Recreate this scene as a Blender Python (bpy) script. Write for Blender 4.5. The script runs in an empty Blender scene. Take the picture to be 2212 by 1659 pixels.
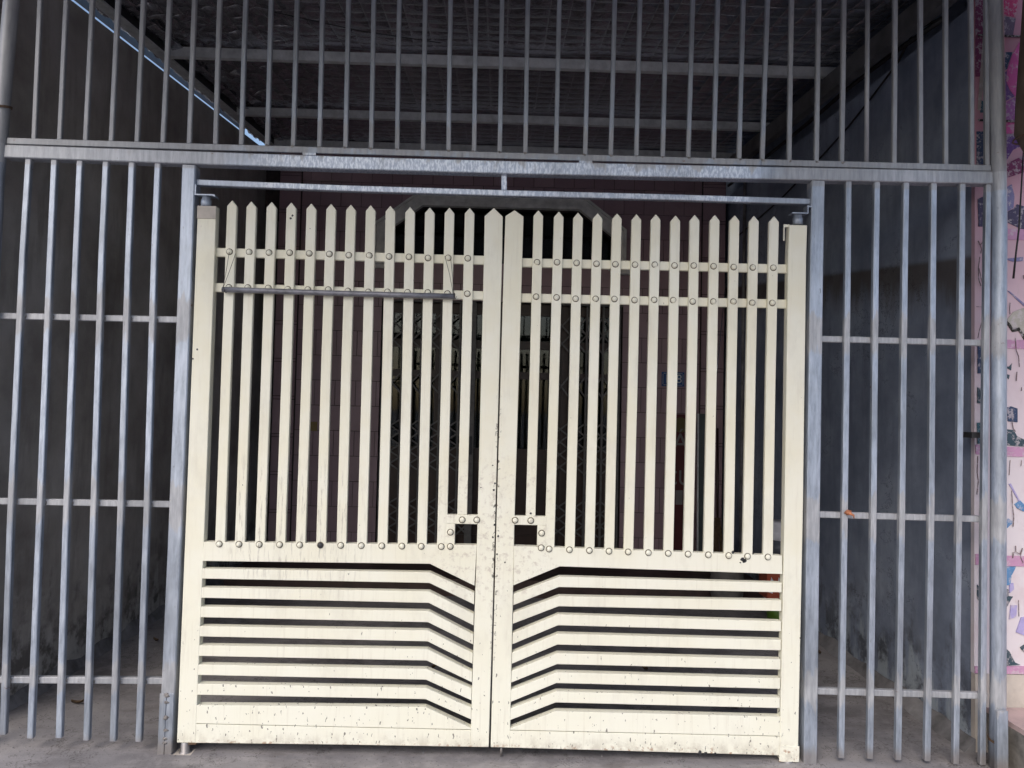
import bpy, bmesh, math, random
from mathutils import Vector, Matrix
from mathutils import noise as mnoise

random.seed(7)
scene = bpy.context.scene
col = scene.collection
R = math.radians

# ------------------------------------------------------------------ camera
cd = bpy.data.cameras.new("camera")
cd.sensor_width = 36.0
cd.lens = 36.0 * 1600.0 / 2212.0
cd.clip_start = 0.05
cd.clip_end = 3000.0
cam = bpy.data.objects.new("camera", cd)
col.objects.link(cam)
cam.matrix_world = (Matrix.Translation((0.0, -3.328, 1.55))
                    @ Matrix.Rotation(R(-1.0), 4, 'Z')
                    @ Matrix.Rotation(R(92.0), 4, 'X')
                    @ Matrix.Rotation(R(1.33), 4, 'Z'))
scene.camera = cam

# ------------------------------------------------------------------ sky and sun
SUN_EL, SUN_AZ = 42.0, 205.0          # azimuth clockwise from +Y: behind the camera, a little to the left
world = bpy.data.worlds.new("World")
scene.world = world
world.use_nodes = True
wn, wl = world.node_tree.nodes, world.node_tree.links
wn.clear()
sky = wn.new("ShaderNodeTexSky")
sky.sky_type = 'NISHITA'
sky.sun_disc = False
sky.sun_elevation = R(SUN_EL)
sky.sun_rotation = R(SUN_AZ)
sky.air_density = 1.0
sky.dust_density = 2.6
sky.ozone_density = 1.0
bg = wn.new("ShaderNodeBackground")
bg.inputs["Strength"].default_value = 0.15
wo = wn.new("ShaderNodeOutputWorld")
wl.new(sky.outputs[0], bg.inputs[0])
wl.new(bg.outputs[0], wo.inputs[0])

sd = bpy.data.lights.new("sun", 'SUN')
sd.energy = 1.0
sd.angle = R(35.0)
sd.color = (1.0, 0.95, 0.87)
sun = bpy.data.objects.new("sun", sd)
col.objects.link(sun)
sdir = Vector((math.sin(R(SUN_AZ)) * math.cos(R(SUN_EL)), math.cos(R(SUN_AZ)) * math.cos(R(SUN_EL)), math.sin(R(SUN_EL))))
sun.rotation_euler = sdir.to_track_quat('Z', 'Y').to_euler()
sun.location = (-3, -8, 9)

scene.render.engine = 'CYCLES'
scene.view_settings.view_transform = 'Standard'
scene.view_settings.look = 'None'
scene.view_settings.gamma = 1.0
scene.view_settings.use_curve_mapping = False
scene.view_settings.exposure = 0.45

# ------------------------------------------------------------------ material helpers
class NT:
    def __init__(self, name):
        self.m = bpy.data.materials.new(name)
        self.m.use_nodes = True
        self.n = self.m.node_tree.nodes
        self.l = self.m.node_tree.links
        self.n.clear()
        self.out = self.n.new("ShaderNodeOutputMaterial")
        self.b = self.n.new("ShaderNodeBsdfPrincipled")
        self.l.new(self.b.outputs[0], self.out.inputs[0])
        g = self.n.new("ShaderNodeNewGeometry")
        self.pos = g.outputs["Position"]
        self.nor = g.outputs["Normal"]
        s = self.n.new("ShaderNodeSeparateXYZ")
        self.l.new(self.pos, s.inputs[0])
        self.x, self.y, self.z = s.outputs
    def put(self, sock, v):
        if hasattr(v, "is_linked") or hasattr(v, "links"):
            self.l.new(v, sock)
        else:
            if isinstance(v, tuple) and len(v) == 3 and sock.type == 'RGBA':
                v = v + (1.0,)
            sock.default_value = v
    def math(self, op, a, b=0.0, c=None, clamp=False):
        k = self.n.new("ShaderNodeMath"); k.operation = op; k.use_clamp = clamp
        self.put(k.inputs[0], a); self.put(k.inputs[1], b)
        if c is not None: self.put(k.inputs[2], c)
        return k.outputs[0]
    def scale(self, sx, sy, sz, off=(0, 0, 0)):
        k = self.n.new("ShaderNodeMapping"); k.inputs["Scale"].default_value = (sx, sy, sz)
        k.inputs["Location"].default_value = off
        self.l.new(self.pos, k.inputs[0]); return k.outputs[0]
    def noise(self, vec=None, s=5.0, det=4.0, rough=0.55, dist=0.0):
        k = self.n.new("ShaderNodeTexNoise")
        k.inputs["Scale"].default_value = s; k.inputs["Detail"].default_value = det
        k.inputs["Roughness"].default_value = rough; k.inputs["Distortion"].default_value = dist
        self.l.new(vec or self.pos, k.inputs["Vector"]); return k.outputs[0]
    def voro(self, vec=None, s=5.0, feature='F1', out=0):
        k = self.n.new("ShaderNodeTexVoronoi"); k.feature = feature
        k.inputs["Scale"].default_value = s
        self.l.new(vec or self.pos, k.inputs["Vector"]); return k.outputs[out]
    def step(self, v, a, b, lo=0.0, hi=1.0):
        k = self.n.new("ShaderNodeMapRange"); k.interpolation_type = 'SMOOTHSTEP'
        self.put(k.inputs[0], v); self.put(k.inputs[1], a); self.put(k.inputs[2], b)
        k.inputs[3].default_value = lo; k.inputs[4].default_value = hi; return k.outputs[0]
    def ramp(self, v, stops):
        k = self.n.new("ShaderNodeValToRGB"); e = k.color_ramp.elements
        while len(e) < len(stops): e.new(0.5)
        for i, (p, c) in enumerate(stops):
            e[i].position = p; e[i].color = tuple(c) + (1.0,)
        self.l.new(v, k.inputs[0]); return k.outputs[0]
    def mix(self, f, a, b, mode='MIX'):
        k = self.n.new("ShaderNodeMix"); k.data_type = 'RGBA'; k.blend_type = mode
        self.put(k.inputs[0], f); self.put(k.inputs[6], a); self.put(k.inputs[7], b); return k.outputs[2]
    def band(self, v, c, w, soft):
        d = self.math('ABSOLUTE', self.math('SUBTRACT', v, c))
        return self.step(d, w, w + soft, 1.0, 0.0)
    def bump(self, h, strength=0.3, dist=0.01):
        k = self.n.new("ShaderNodeBump"); k.inputs["Strength"].default_value = strength
        k.inputs["Distance"].default_value = dist
        self.l.new(h, k.inputs["Height"]); self.l.new(k.outputs[0], self.b.inputs["Normal"])
    def rnd(self):
        k = self.n.new("ShaderNodeObjectInfo"); return k.outputs["Random"]
    def set(self, **kw):
        names = dict(color="Base Color", rough="Roughness", metal="Metallic", spec="Specular IOR Level",
                     trans="Transmission Weight", ior="IOR", sheen="Sheen Weight", coat="Coat Weight")
        for k, v in kw.items(): self.put(self.b.inputs[names[k]], v)
        return self.m

M = {}

def mat_galv():
    t = NT("galvanised_steel")
    st = t.noise(t.scale(70, 70, 9), 1.0, 4.0, 0.6)
    sp = t.voro(t.scale(95, 95, 60), 1.0, 'F1', 1)          # zinc spangle
    spn = t.noise(t.scale(150, 150, 45), 1.0, 2.0, 0.5)
    big = t.noise(None, 2.3, 3.0, 0.6)
    base = t.ramp(st, [(0.34, (0.32, 0.365, 0.45)), (0.50, (0.43, 0.485, 0.585)), (0.66, (0.54, 0.60, 0.705))])
    base = t.mix(t.math('MULTIPLY', t.step(spn, 0.45, 0.66), 0.35), base, (0.50, 0.56, 0.66))
    pale_mid = t.math('MULTIPLY', t.step(t.math('ABSOLUTE', t.x), 1.05, 1.22, 1.0, 0.0), t.math('MULTIPLY', t.step(t.z, 2.515, 2.52), t.step(t.z, 2.686, 2.688, 1.0, 0.0)))
    base = t.mix(t.math('MULTIPLY', pale_mid, 0.8), base, t.mix(t.step(t.noise(t.scale(110, 110, 40), 1.0, 3.0, 0.6), 0.40, 0.62), (0.42, 0.48, 0.60), (0.80, 0.85, 0.93)))   # paler, more mottled middle of the beam and transom
    rv = t.rnd()
    base = t.mix(t.math('MULTIPLY', rv, 0.28), base, (0.24, 0.255, 0.285))
    # silver paint brushed over the welds and the dull, handled ends of the beam
    wob = t.math('MULTIPLY', t.math('SUBTRACT', t.noise(t.scale(30, 30, 8), 1.0, 2.0), 0.5), 0.22)
    zz = t.math('ADD', t.z, wob)
    pm = t.band(zz, 1.925, 0.075, 0.03)
    pm = t.math('MAXIMUM', pm, t.band(zz, 1.10, 0.08, 0.03))
    pm = t.math('MAXIMUM', pm, t.band(zz, 0.33, 0.05, 0.03))
    pm = t.math('MAXIMUM', pm, t.band(zz, 2.76, 0.06, 0.03))
    ax = t.math('ABSOLUTE', t.math('ADD', t.x, wob))
    ends = t.math('MULTIPLY', t.step(ax, 1.15, 1.32), t.step(t.z, 2.60, 2.605))
    pm = t.math('MAXIMUM', pm, t.math('MULTIPLY', ends, 0.85))
    col_ = t.mix(t.math('MULTIPLY', pm, 0.75), base, t.mix(t.step(st, 0.35, 0.65), (0.33, 0.33, 0.345), (0.46, 0.455, 0.465)))
    top_shade = t.math('MULTIPLY', t.step(t.z, 2.686, 2.69), 0.38)
    col_ = t.mix(top_shade, col_, (0.17, 0.175, 0.185))                      # shade on the bars above the beam, put into the steel colour
    grime = t.step(t.noise(t.scale(1.7, 1.7, 1.1), 1.0, 5.0, 0.65), 0.46, 0.62)
    col_ = t.mix(t.math('MULTIPLY', grime, 0.4), col_, (0.17, 0.18, 0.20))
    marks = t.step(t.noise(t.scale(60, 60, 14), 1.0, 3.0, 0.65), 0.68, 0.74)
    col_ = t.mix(t.math('MULTIPLY', marks, 0.55), col_, (0.13, 0.135, 0.15))
    rust = t.step(t.noise(t.scale(19, 19, 26, (3, 1, 7)), 1.0, 3.0, 0.6), t.math('SUBTRACT', 0.735, t.math('MULTIPLY', pm, 0.05)), 0.775)
    col_ = t.mix(t.math('MULTIPLY', rust, 0.85), col_, (0.16, 0.07, 0.035))
    foot = t.math('MULTIPLY', t.step(t.math('ADD', t.z, t.math('MULTIPLY', wob, 0.3)), 0.035, 0.10, 1.0, 0.0), 0.6)
    col_ = t.mix(foot, col_, (0.30, 0.25, 0.21))
    met = t.math('SUBTRACT', 0.55, t.math('MULTIPLY', t.math('MAXIMUM', pm, rust), 0.42))
    rg = t.math('ADD', 0.36, t.math('MULTIPLY', st, 0.22))
    t.bump(st, 0.12, 0.002)
    return t.set(color=col_, metal=met, rough=rg)

def mat_cream(name="cream_paint"):
    t = NT(name)
    big = t.noise(None, 3.1, 4.0, 0.6)
    base = t.mix(t.step(big, 0.35, 0.65), (0.79, 0.755, 0.61), (0.82, 0.80, 0.69))
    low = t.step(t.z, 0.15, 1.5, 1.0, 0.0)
    base = t.mix(t.math('MULTIPLY', low, 0.55), base, (0.83, 0.83, 0.735))     # whiter lower half: the brighter light there put into the paint colour
    # rain streaks
    st = t.noise(t.scale(55, 20, 3.2), 1.0, 5.0, 0.65)
    base = t.mix(t.math('MULTIPLY', t.step(st, 0.52, 0.74), 0.30), base, (0.55, 0.50, 0.41))
    # rubbed bare grey patches at the feet of the left pickets
    rub = t.math('MULTIPLY', t.step(t.noise(t.scale(75, 20, 8), 1.0, 6.0, 0.72), 0.50, 0.64),
                 t.math('MULTIPLY', t.band(t.z, 1.03, 0.10, 0.32), t.math('MULTIPLY', t.step(t.x, -0.75, -0.45, 1.0, 0.0), t.step(t.x, -1.25, -1.12))))
    base = t.mix(t.math('MULTIPLY', rub, 0.62), base, (0.36, 0.335, 0.30))
    # scuffed area where hands and bolts meet
    dx = t.band(t.x, 0.0, 0.16, 0.20); dz = t.band(t.z, 1.0, 0.18, 0.25)
    scf = t.math('MULTIPLY', t.math('MULTIPLY', dx, dz), t.step(t.noise(None, 34.0, 5.0, 0.7), 0.50, 0.66))
    base = t.mix(t.math('MULTIPLY', scf, 0.6), base, (0.50, 0.44, 0.38))
    edge = t.math('MULTIPLY', t.math('MULTIPLY', t.band(t.x, 0.001, 0.007, 0.012), t.band(t.z, 1.0, 0.35, 0.35)), t.step(t.noise(t.scale(60, 20, 45), 1.0, 4.0, 0.7), 0.56, 0.60))
    base = t.mix(t.math('MULTIPLY', edge, 0.9), base, (0.06, 0.05, 0.045))
    # chips: small upright flecks, far denser near the ground
    thr = t.math('SUBTRACT', 0.738, t.math('MULTIPLY', t.step(t.z, 0.0, 1.0, 1.0, 0.0), 0.092))
    fl = t.noise(t.scale(75, 60, 34), 1.0, 3.0, 0.55)
    chip = t.step(fl, thr, t.math('ADD', thr, 0.02))
    fl2 = t.noise(t.scale(42, 20, 30, (4, 0, 2)), 1.0, 3.0, 0.6)
    chip = t.math('MAXIMUM', chip, t.step(fl2, t.math('ADD', thr, 0.045), t.math('ADD', thr, 0.055)))
    base = t.mix(t.math('MULTIPLY', chip, 0.9), base, (0.15, 0.14, 0.13))
    rs = t.math('MULTIPLY', t.step(t.noise(t.scale(38, 10, 40), 1.0, 4.0, 0.65), 0.56, 0.62), t.step(t.z, 0.058, 0.078, 1.0, 0.0))
    base = t.mix(t.math('MULTIPLY', rs, 0.75), base, (0.34, 0.15, 0.06))
    foot = t.math('MULTIPLY', t.step(t.math('ADD', t.z, t.math('MULTIPLY', st, 0.10)), 0.10, 0.17, 1.0, 0.0), t.step(t.noise(None, 18.0, 5.0, 0.7), 0.38, 0.62))
    base = t.mix(t.math('MULTIPLY', foot, 0.5), base, (0.40, 0.355, 0.29))
    cloud = t.step(t.noise(t.scale(5, 5, 2.2, (9, 0, 4)), 1.0, 6.0, 0.7), 0.50, 0.66)
    base = t.mix(t.math('MULTIPLY', cloud, 0.24), base, (0.55, 0.52, 0.44))
    t.bump(t.noise(t.scale(60, 60, 20), 1.0, 3.0), 0.06, 0.002)
    return t.set(color=base, rough=t.math('ADD', 0.42, t.math('MULTIPLY', st, 0.2)), spec=0.4)

def mat_plain(name, c, rough=0.6, metal=0.0, var=0.25, s=12.0, bump=0.1, spec=0.5):
    t = NT(name)
    n = t.noise(None, s, 5.0, 0.6)
    dark = tuple(v * (1 - var) for v in c); lite = tuple(min(0.95, v * (1 + var)) for v in c)
    cc = t.ramp(n, [(0.3, dark), (0.5, c), (0.72, lite)])
    if bump: t.bump(n, bump, 0.004)
    return t.set(color=cc, rough=rough, metal=metal, spec=spec)

def mat_ground():
    t = NT("worn_concrete")
    a = t.noise(None, 1.1, 6.0, 0.62); b = t.noise(None, 9.0, 6.0, 0.7); f = t.noise(None, 90.0, 3.0, 0.6)
    c = t.ramp(a, [(0.36, (0.165, 0.155, 0.162)), (0.5, (0.25, 0.238, 0.248)), (0.62, (0.34, 0.323, 0.33))])
    c = t.mix(t.math('MULTIPLY', t.step(b, 0.45, 0.66), 0.5), c, (0.36, 0.34, 0.345))
    c = t.mix(t.math('MULTIPLY', t.step(t.noise(t.scale(2.5, 7, 1), 1.0, 5.0, 0.7), 0.52, 0.68), 0.35), c, (0.13, 0.11, 0.10))
    c = t.mix(t.math('MULTIPLY', t.step(f, 0.60, 0.70), 0.7), c, (0.09, 0.08, 0.075))
    ck = t.math('ABSOLUTE', t.math('SUBTRACT', t.noise(t.scale(1, 1, 1, (2, 8, 0)), 1.1, 8.0, 0.68), 0.5))
    c = t.mix(t.math('MULTIPLY', t.step(ck, 0.0, 0.004, 1.0, 0.0), 0.75), c, (0.05, 0.045, 0.04))
    h = t.math('ADD', t.math('MULTIPLY', b, 0.6), t.math('MULTIPLY', f, 0.25))
    t.bump(h, 0.35, 0.012)
    return t.set(color=c, rough=0.82, spec=0.3)

def mat_wall(name, lo, mid, hi, stain, seed):
    t = NT(name)
    a = t.noise(t.scale(1, 1, 1, (seed, 0, 0)), 1.4, 6.0, 0.65)
    v = t.noise(t.scale(9, 9, 1.6, (seed, 2, 0)), 1.0, 6.0, 0.7)
    b = t.noise(t.scale(1, 1, 1, (0, seed, 0)), 7.0, 5.0, 0.65)
    c = t.ramp(a, [(0.30, lo), (0.5, mid), (0.72, hi)])
    c = t.mix(t.math('MULTIPLY', t.step(v, 0.47, 0.68), 0.5), c, lo)
    # black rain and mould marks creeping up from the foot
    wb = t.math('ADD', t.z, t.math('MULTIPLY', t.math('SUBTRACT', v, 0.5), 1.6))
    foot = t.math('MULTIPLY', t.step(wb, 0.10, 0.75, 1.0, 0.0), t.step(b, 0.40, 0.62))
    c = t.mix(t.math('MULTIPLY', foot, 0.7), c, stain)
    pale = t.math('MULTIPLY', t.step(wb, 0.05, 0.28, 1.0, 0.0), t.step(b, 0.48, 0.62, 1.0, 0.0))
    c = t.mix(t.math('MULTIPLY', pale, 0.5), c, tuple(min(0.6, k * 1.2) for k in hi))
    if seed > 5:                                              # leak stain along the crack of the right wall
        zc = t.math('ADD', 2.31, t.math('MULTIPLY', t.y, 0.125))
        d = t.math('SUBTRACT', zc, t.z)
        s1 = t.math('MULTIPLY', t.step(d, -0.03, 0.01), t.step(t.math('ADD', d, t.math('MULTIPLY', t.math('SUBTRACT', v, 0.5), 0.5)), 0.06, 0.30, 1.0, 0.0))
        c = t.mix(t.math('MULTIPLY', s1, 0.75), c, (0.085, 0.06, 0.035))
        k = t.math('ABSOLUTE', t.math('SUBTRACT', t.noise(t.scale(1, 1, 1.2, (5, 5, 5)), 1.5, 7.0, 0.7), 0.5))
        ck = t.math('MULTIPLY', t.step(k, 0.0, 0.006, 1.0, 0.0), t.step(a, 0.46, 0.56))
        c = t.mix(t.math('MULTIPLY', ck, 0.6), c, (0.02, 0.02, 0.02))
    t.bump(t.math('ADD', b, t.math('MULTIPLY', t.noise(None, 60.0, 3.0), 0.3)), 0.25, 0.01)
    return t.set(color=c, rough=0.85, spec=0.25)

def mat_foil():
    t = NT("roof_insulation_foil")
    # quilted bubbles in a square net
    px = t.math('ABSOLUTE', t.math('SINE', t.math('MULTIPLY', t.x, 26.0)))
    py = t.math('ABSOLUTE', t.math('SINE', t.math('MULTIPLY', t.y, 26.0)))
    q = t.math('MULTIPLY', t.math('POWER', px, 0.4), t.math('POWER', py, 0.4))
    w = t.noise(None, 9.0, 4.0, 0.6)
    line = t.step(t.math('MINIMUM', px, py), 0.03, 0.10, 1.0, 0.0)
    c = t.mix(t.math('MULTIPLY', line, 0.7), (0.44, 0.45, 0.50), (0.78, 0.79, 0.83))
    c = t.mix(t.math('MULTIPLY', t.step(w, 0.4, 0.7), 0.6), c, (0.30, 0.29, 0.32))
    t.bump(t.math('ADD', q, t.math('MULTIPLY', w, 1.4)), 0.6, 0.03)
    return t.set(color=c, rough=0.27, metal=0.85)

def mat_tile():
    t = NT("pink_wall_tile")
    r = t.rnd()
    n = t.noise(None, 5.0, 5.0, 0.6)
    c = t.mix(r, (0.32, 0.215, 0.25), (0.39, 0.27, 0.305))
    c = t.mix(t.math('MULTIPLY', t.step(n, 0.45, 0.7), 0.4), c, (0.28, 0.195, 0.22))
    d = t.math('MULTIPLY', t.step(t.noise(t.scale(30, 30, 5), 1.0, 4.0, 0.7), 0.68, 0.73), 0.8)
    c = t.mix(d, c, (0.05, 0.035, 0.035))
    return t.set(color=c, rough=t.math('ADD', 0.28, t.math('MULTIPLY', n, 0.2)), spec=0.45)

def mat_mural(name, c):
    t = NT("mural_" + name)
    n = t.noise(None, 22.0, 5.0, 0.65); s = t.noise(t.scale(60, 60, 14), 1.0, 4.0, 0.6)
    cc = t.mix(t.math('MULTIPLY', t.step(n, 0.38, 0.68), 0.30), c, tuple(v * 0.6 for v in c))
    cc = t.mix(t.math('MULTIPLY', t.step(s, 0.55, 0.75), 0.28), cc, (0.42, 0.34, 0.36))
    peel = t.step(t.noise(None, 38.0, 6.0, 0.75), 0.52, 0.58)
    cc = t.mix(t.math('MULTIPLY', peel, 0.6), cc, (0.58, 0.52, 0.55))
    t.bump(n, 0.15, 0.004)
    return t.set(color=cc, rough=0.75, spec=0.3)

def mat_mural_base():
    t = NT("mural_plaster")
    n = t.noise(None, 6.0, 5.0, 0.65); s = t.noise(t.scale(40, 40, 9), 1.0, 4.0, 0.6)
    up = t.step(t.z, 1.0, 3.4)
    c = t.mix(up, (0.70, 0.645, 0.68), (0.55, 0.26, 0.34))          # base colour goes from pale to deeper pink upwards
    c = t.mix(t.math('MULTIPLY', t.step(n, 0.45, 0.7), 0.35), c, (0.55, 0.42, 0.45))
    c = t.mix(t.math('MULTIPLY', t.step(s, 0.60, 0.75), 0.4), c, (0.38, 0.33, 0.31))
    t.bump(n, 0.2, 0.006)
    return t.set(color=c, rough=0.8, spec=0.25)

def mat_glass():
    t = NT("window_glass")
    t.n.remove(t.b)
    fr = t.n.new("ShaderNodeFresnel"); fr.inputs[0].default_value = 1.52
    tr = t.n.new("ShaderNodeBsdfTransparent"); tr.inputs[0].default_value = (0.75, 0.8, 0.8, 1)
    gl = t.n.new("ShaderNodeBsdfGlossy"); gl.inputs["Roughness"].default_value = 0.03
    mx = t.n.new("ShaderNodeMixShader")
    t.l.new(t.math('MULTIPLY', fr.outputs[0], 0.55), mx.inputs[0]); t.l.new(tr.outputs[0], mx.inputs[1]); t.l.new(gl.outputs[0], mx.inputs[2])
    t.l.new(mx.outputs[0], t.out.inputs[0])
    return t.m

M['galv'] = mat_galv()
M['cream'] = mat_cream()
M['bolt_ring'] = mat_plain("dark_bolt_flange", (0.10, 0.08, 0.055), 0.7, 0.0, 0.3, 60)  # dark ring around the foot of each bolt
M['ground'] = mat_ground()
M['left_wall'] = mat_wall("left_cement", (0.24, 0.218, 0.205), (0.42, 0.395, 0.38), (0.58, 0.56, 0.55), (0.05, 0.045, 0.042), 3.0)
M['right_wall'] = mat_wall("right_cement", (0.165, 0.195, 0.265), (0.275, 0.32, 0.42), (0.42, 0.47, 0.57), (0.05, 0.048, 0.048), 9.0)
M['foil'] = mat_foil()
M['tile'] = mat_tile()
M['grout'] = mat_plain("dark_grout", (0.06, 0.045, 0.045), 0.9, 0, 0.3, 20)
M['moulding'] = mat_plain("grey_green_moulding", (0.70, 0.70, 0.67), 0.6, 0, 0.25, 9)
M['dark_steel'] = mat_plain("dark_painted_steel", (0.045, 0.045, 0.05), 0.5, 0.3, 0.3, 20)
M['rafter'] = mat_plain("rafter_grey_paint", (0.16, 0.16, 0.165), 0.5, 0.3, 0.3, 8)
M['purlin'] = mat_plain("galvanised_purlin", (0.70, 0.72, 0.73), 0.5, 0.15, 0.2, 15, 0.08)
M['pipe'] = M['galv']
M['grille'] = mat_plain("grille_grey_paint", (0.13, 0.125, 0.125), 0.5, 0.2, 0.3, 30)
M['wood'] = mat_plain("dark_red_wood", (0.035, 0.015, 0.012), 0.4, 0, 0.35, 14)
M['glass'] = mat_glass()
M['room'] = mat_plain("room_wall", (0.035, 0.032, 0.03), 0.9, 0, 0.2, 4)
M['step'] = mat_plain("brown_step_tile", (0.075, 0.045, 0.04), 0.5, 0, 0.3, 10)
M['black'] = mat_plain("black_rubber", (0.012, 0.012, 0.013), 0.5, 0, 0.3, 30)
M['wire'] = mat_plain("rusty_wire", (0.14, 0.09, 0.06), 0.6, 0.5, 0.4, 60)
M['weld'] = mat_plain("weld_bead", (0.22, 0.205, 0.20), 0.5, 0.5, 0.5, 120, 0.4)
M['plinth'] = mat_plain("cream_plinth", (0.52, 0.47, 0.42), 0.8, 0, 0.2, 9)
M['slab'] = mat_plain("pink_slab", (0.46, 0.34, 0.33), 0.75, 0, 0.2, 8)
M['kerb'] = mat_plain("rough_kerb_concrete", (0.20, 0.185, 0.17), 0.9, 0, 0.5, 14, 0.6)
M['mortar'] = mat_plain("mortar_fillet", (0.20, 0.195, 0.205), 0.9, 0, 0.5, 7, 0.6)
M['mural'] = mat_mural_base()
MURAL_COL = dict(crimson=(0.62, 0.07, 0.20), smoke=(0.20, 0.15, 0.22), navy=(0.045, 0.07, 0.14), violet=(0.17, 0.08, 0.27),
                 magenta=(0.66, 0.12, 0.36), plum=(0.42, 0.15, 0.40), cream=(0.42, 0.36, 0.33), teal=(0.05, 0.13, 0.17),
                 maroon=(0.22, 0.05, 0.13), slate=(0.22, 0.21, 0.38), ink=(0.08, 0.07, 0.13), mauve=(0.55, 0.30, 0.47),
                 hairline=(0.20, 0.15, 0.15), cement=(0.45, 0.42, 0.37), black=(0.03, 0.027, 0.022), pine=(0.05, 0.085, 0.11), blue=(0.12, 0.27, 0.50), lilac=(0.42, 0.38, 0.66))
for k_, c_ in MURAL_COL.items(): M['m_' + k_] = mat_mural(k_, c_)

# ------------------------------------------------------------------ object helpers
WL = {}                                                       # world location of parents
def tag(o, label=None, cat=None, group=None, kind=None):
    if label: o["label"] = label
    if cat: o["category"] = cat
    if group: o["group"] = group
    if kind: o["kind"] = kind
    return o
def thing(name, label, cat, loc=(0, 0, 0), group=None):
    o = bpy.data.objects.new(name, None); col.objects.link(o)
    o.empty_display_size = 0.1; o.location = loc; WL[o] = Vector(loc)
    return tag(o, label, cat, group)
def put(name, mesh, loc, parent=None):
    o = bpy.data.objects.new(name, mesh); col.objects.link(o)
    loc = Vector(loc); WL[o] = loc
    if parent is not None:
        o.parent = parent; o.location = loc - WL[parent]
    else: o.location = loc
    return o
def build(name, verts, faces, mat, parent=None, smooth=False, base=False, mats=None, fmat=None):
    vs = [Vector(v) for v in verts]
    lo = Vector((min(v.x for v in vs), min(v.y for v in vs), min(v.z for v in vs)))
    hi = Vector((max(v.x for v in vs), max(v.y for v in vs), max(v.z for v in vs)))
    c = (lo + hi) / 2
    if base: c.z = lo.z
    me = bpy.data.meshes.new(name)
    me.from_pydata([v - c for v in vs], [], faces)
    for m_ in (mats or [mat]): me.materials.append(M[m_] if isinstance(m_, str) else m_)
    if fmat:
        for p, i in zip(me.polygons, fmat): p.material_index = i
    bm = bmesh.new(); bm.from_mesh(me); bmesh.ops.recalc_face_normals(bm, faces=bm.faces[:]); bm.to_mesh(me); bm.free()
    if smooth:
        for p in me.polygons: p.use_smooth = True
    me.update()
    return put(name, me, c, parent)
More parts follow.
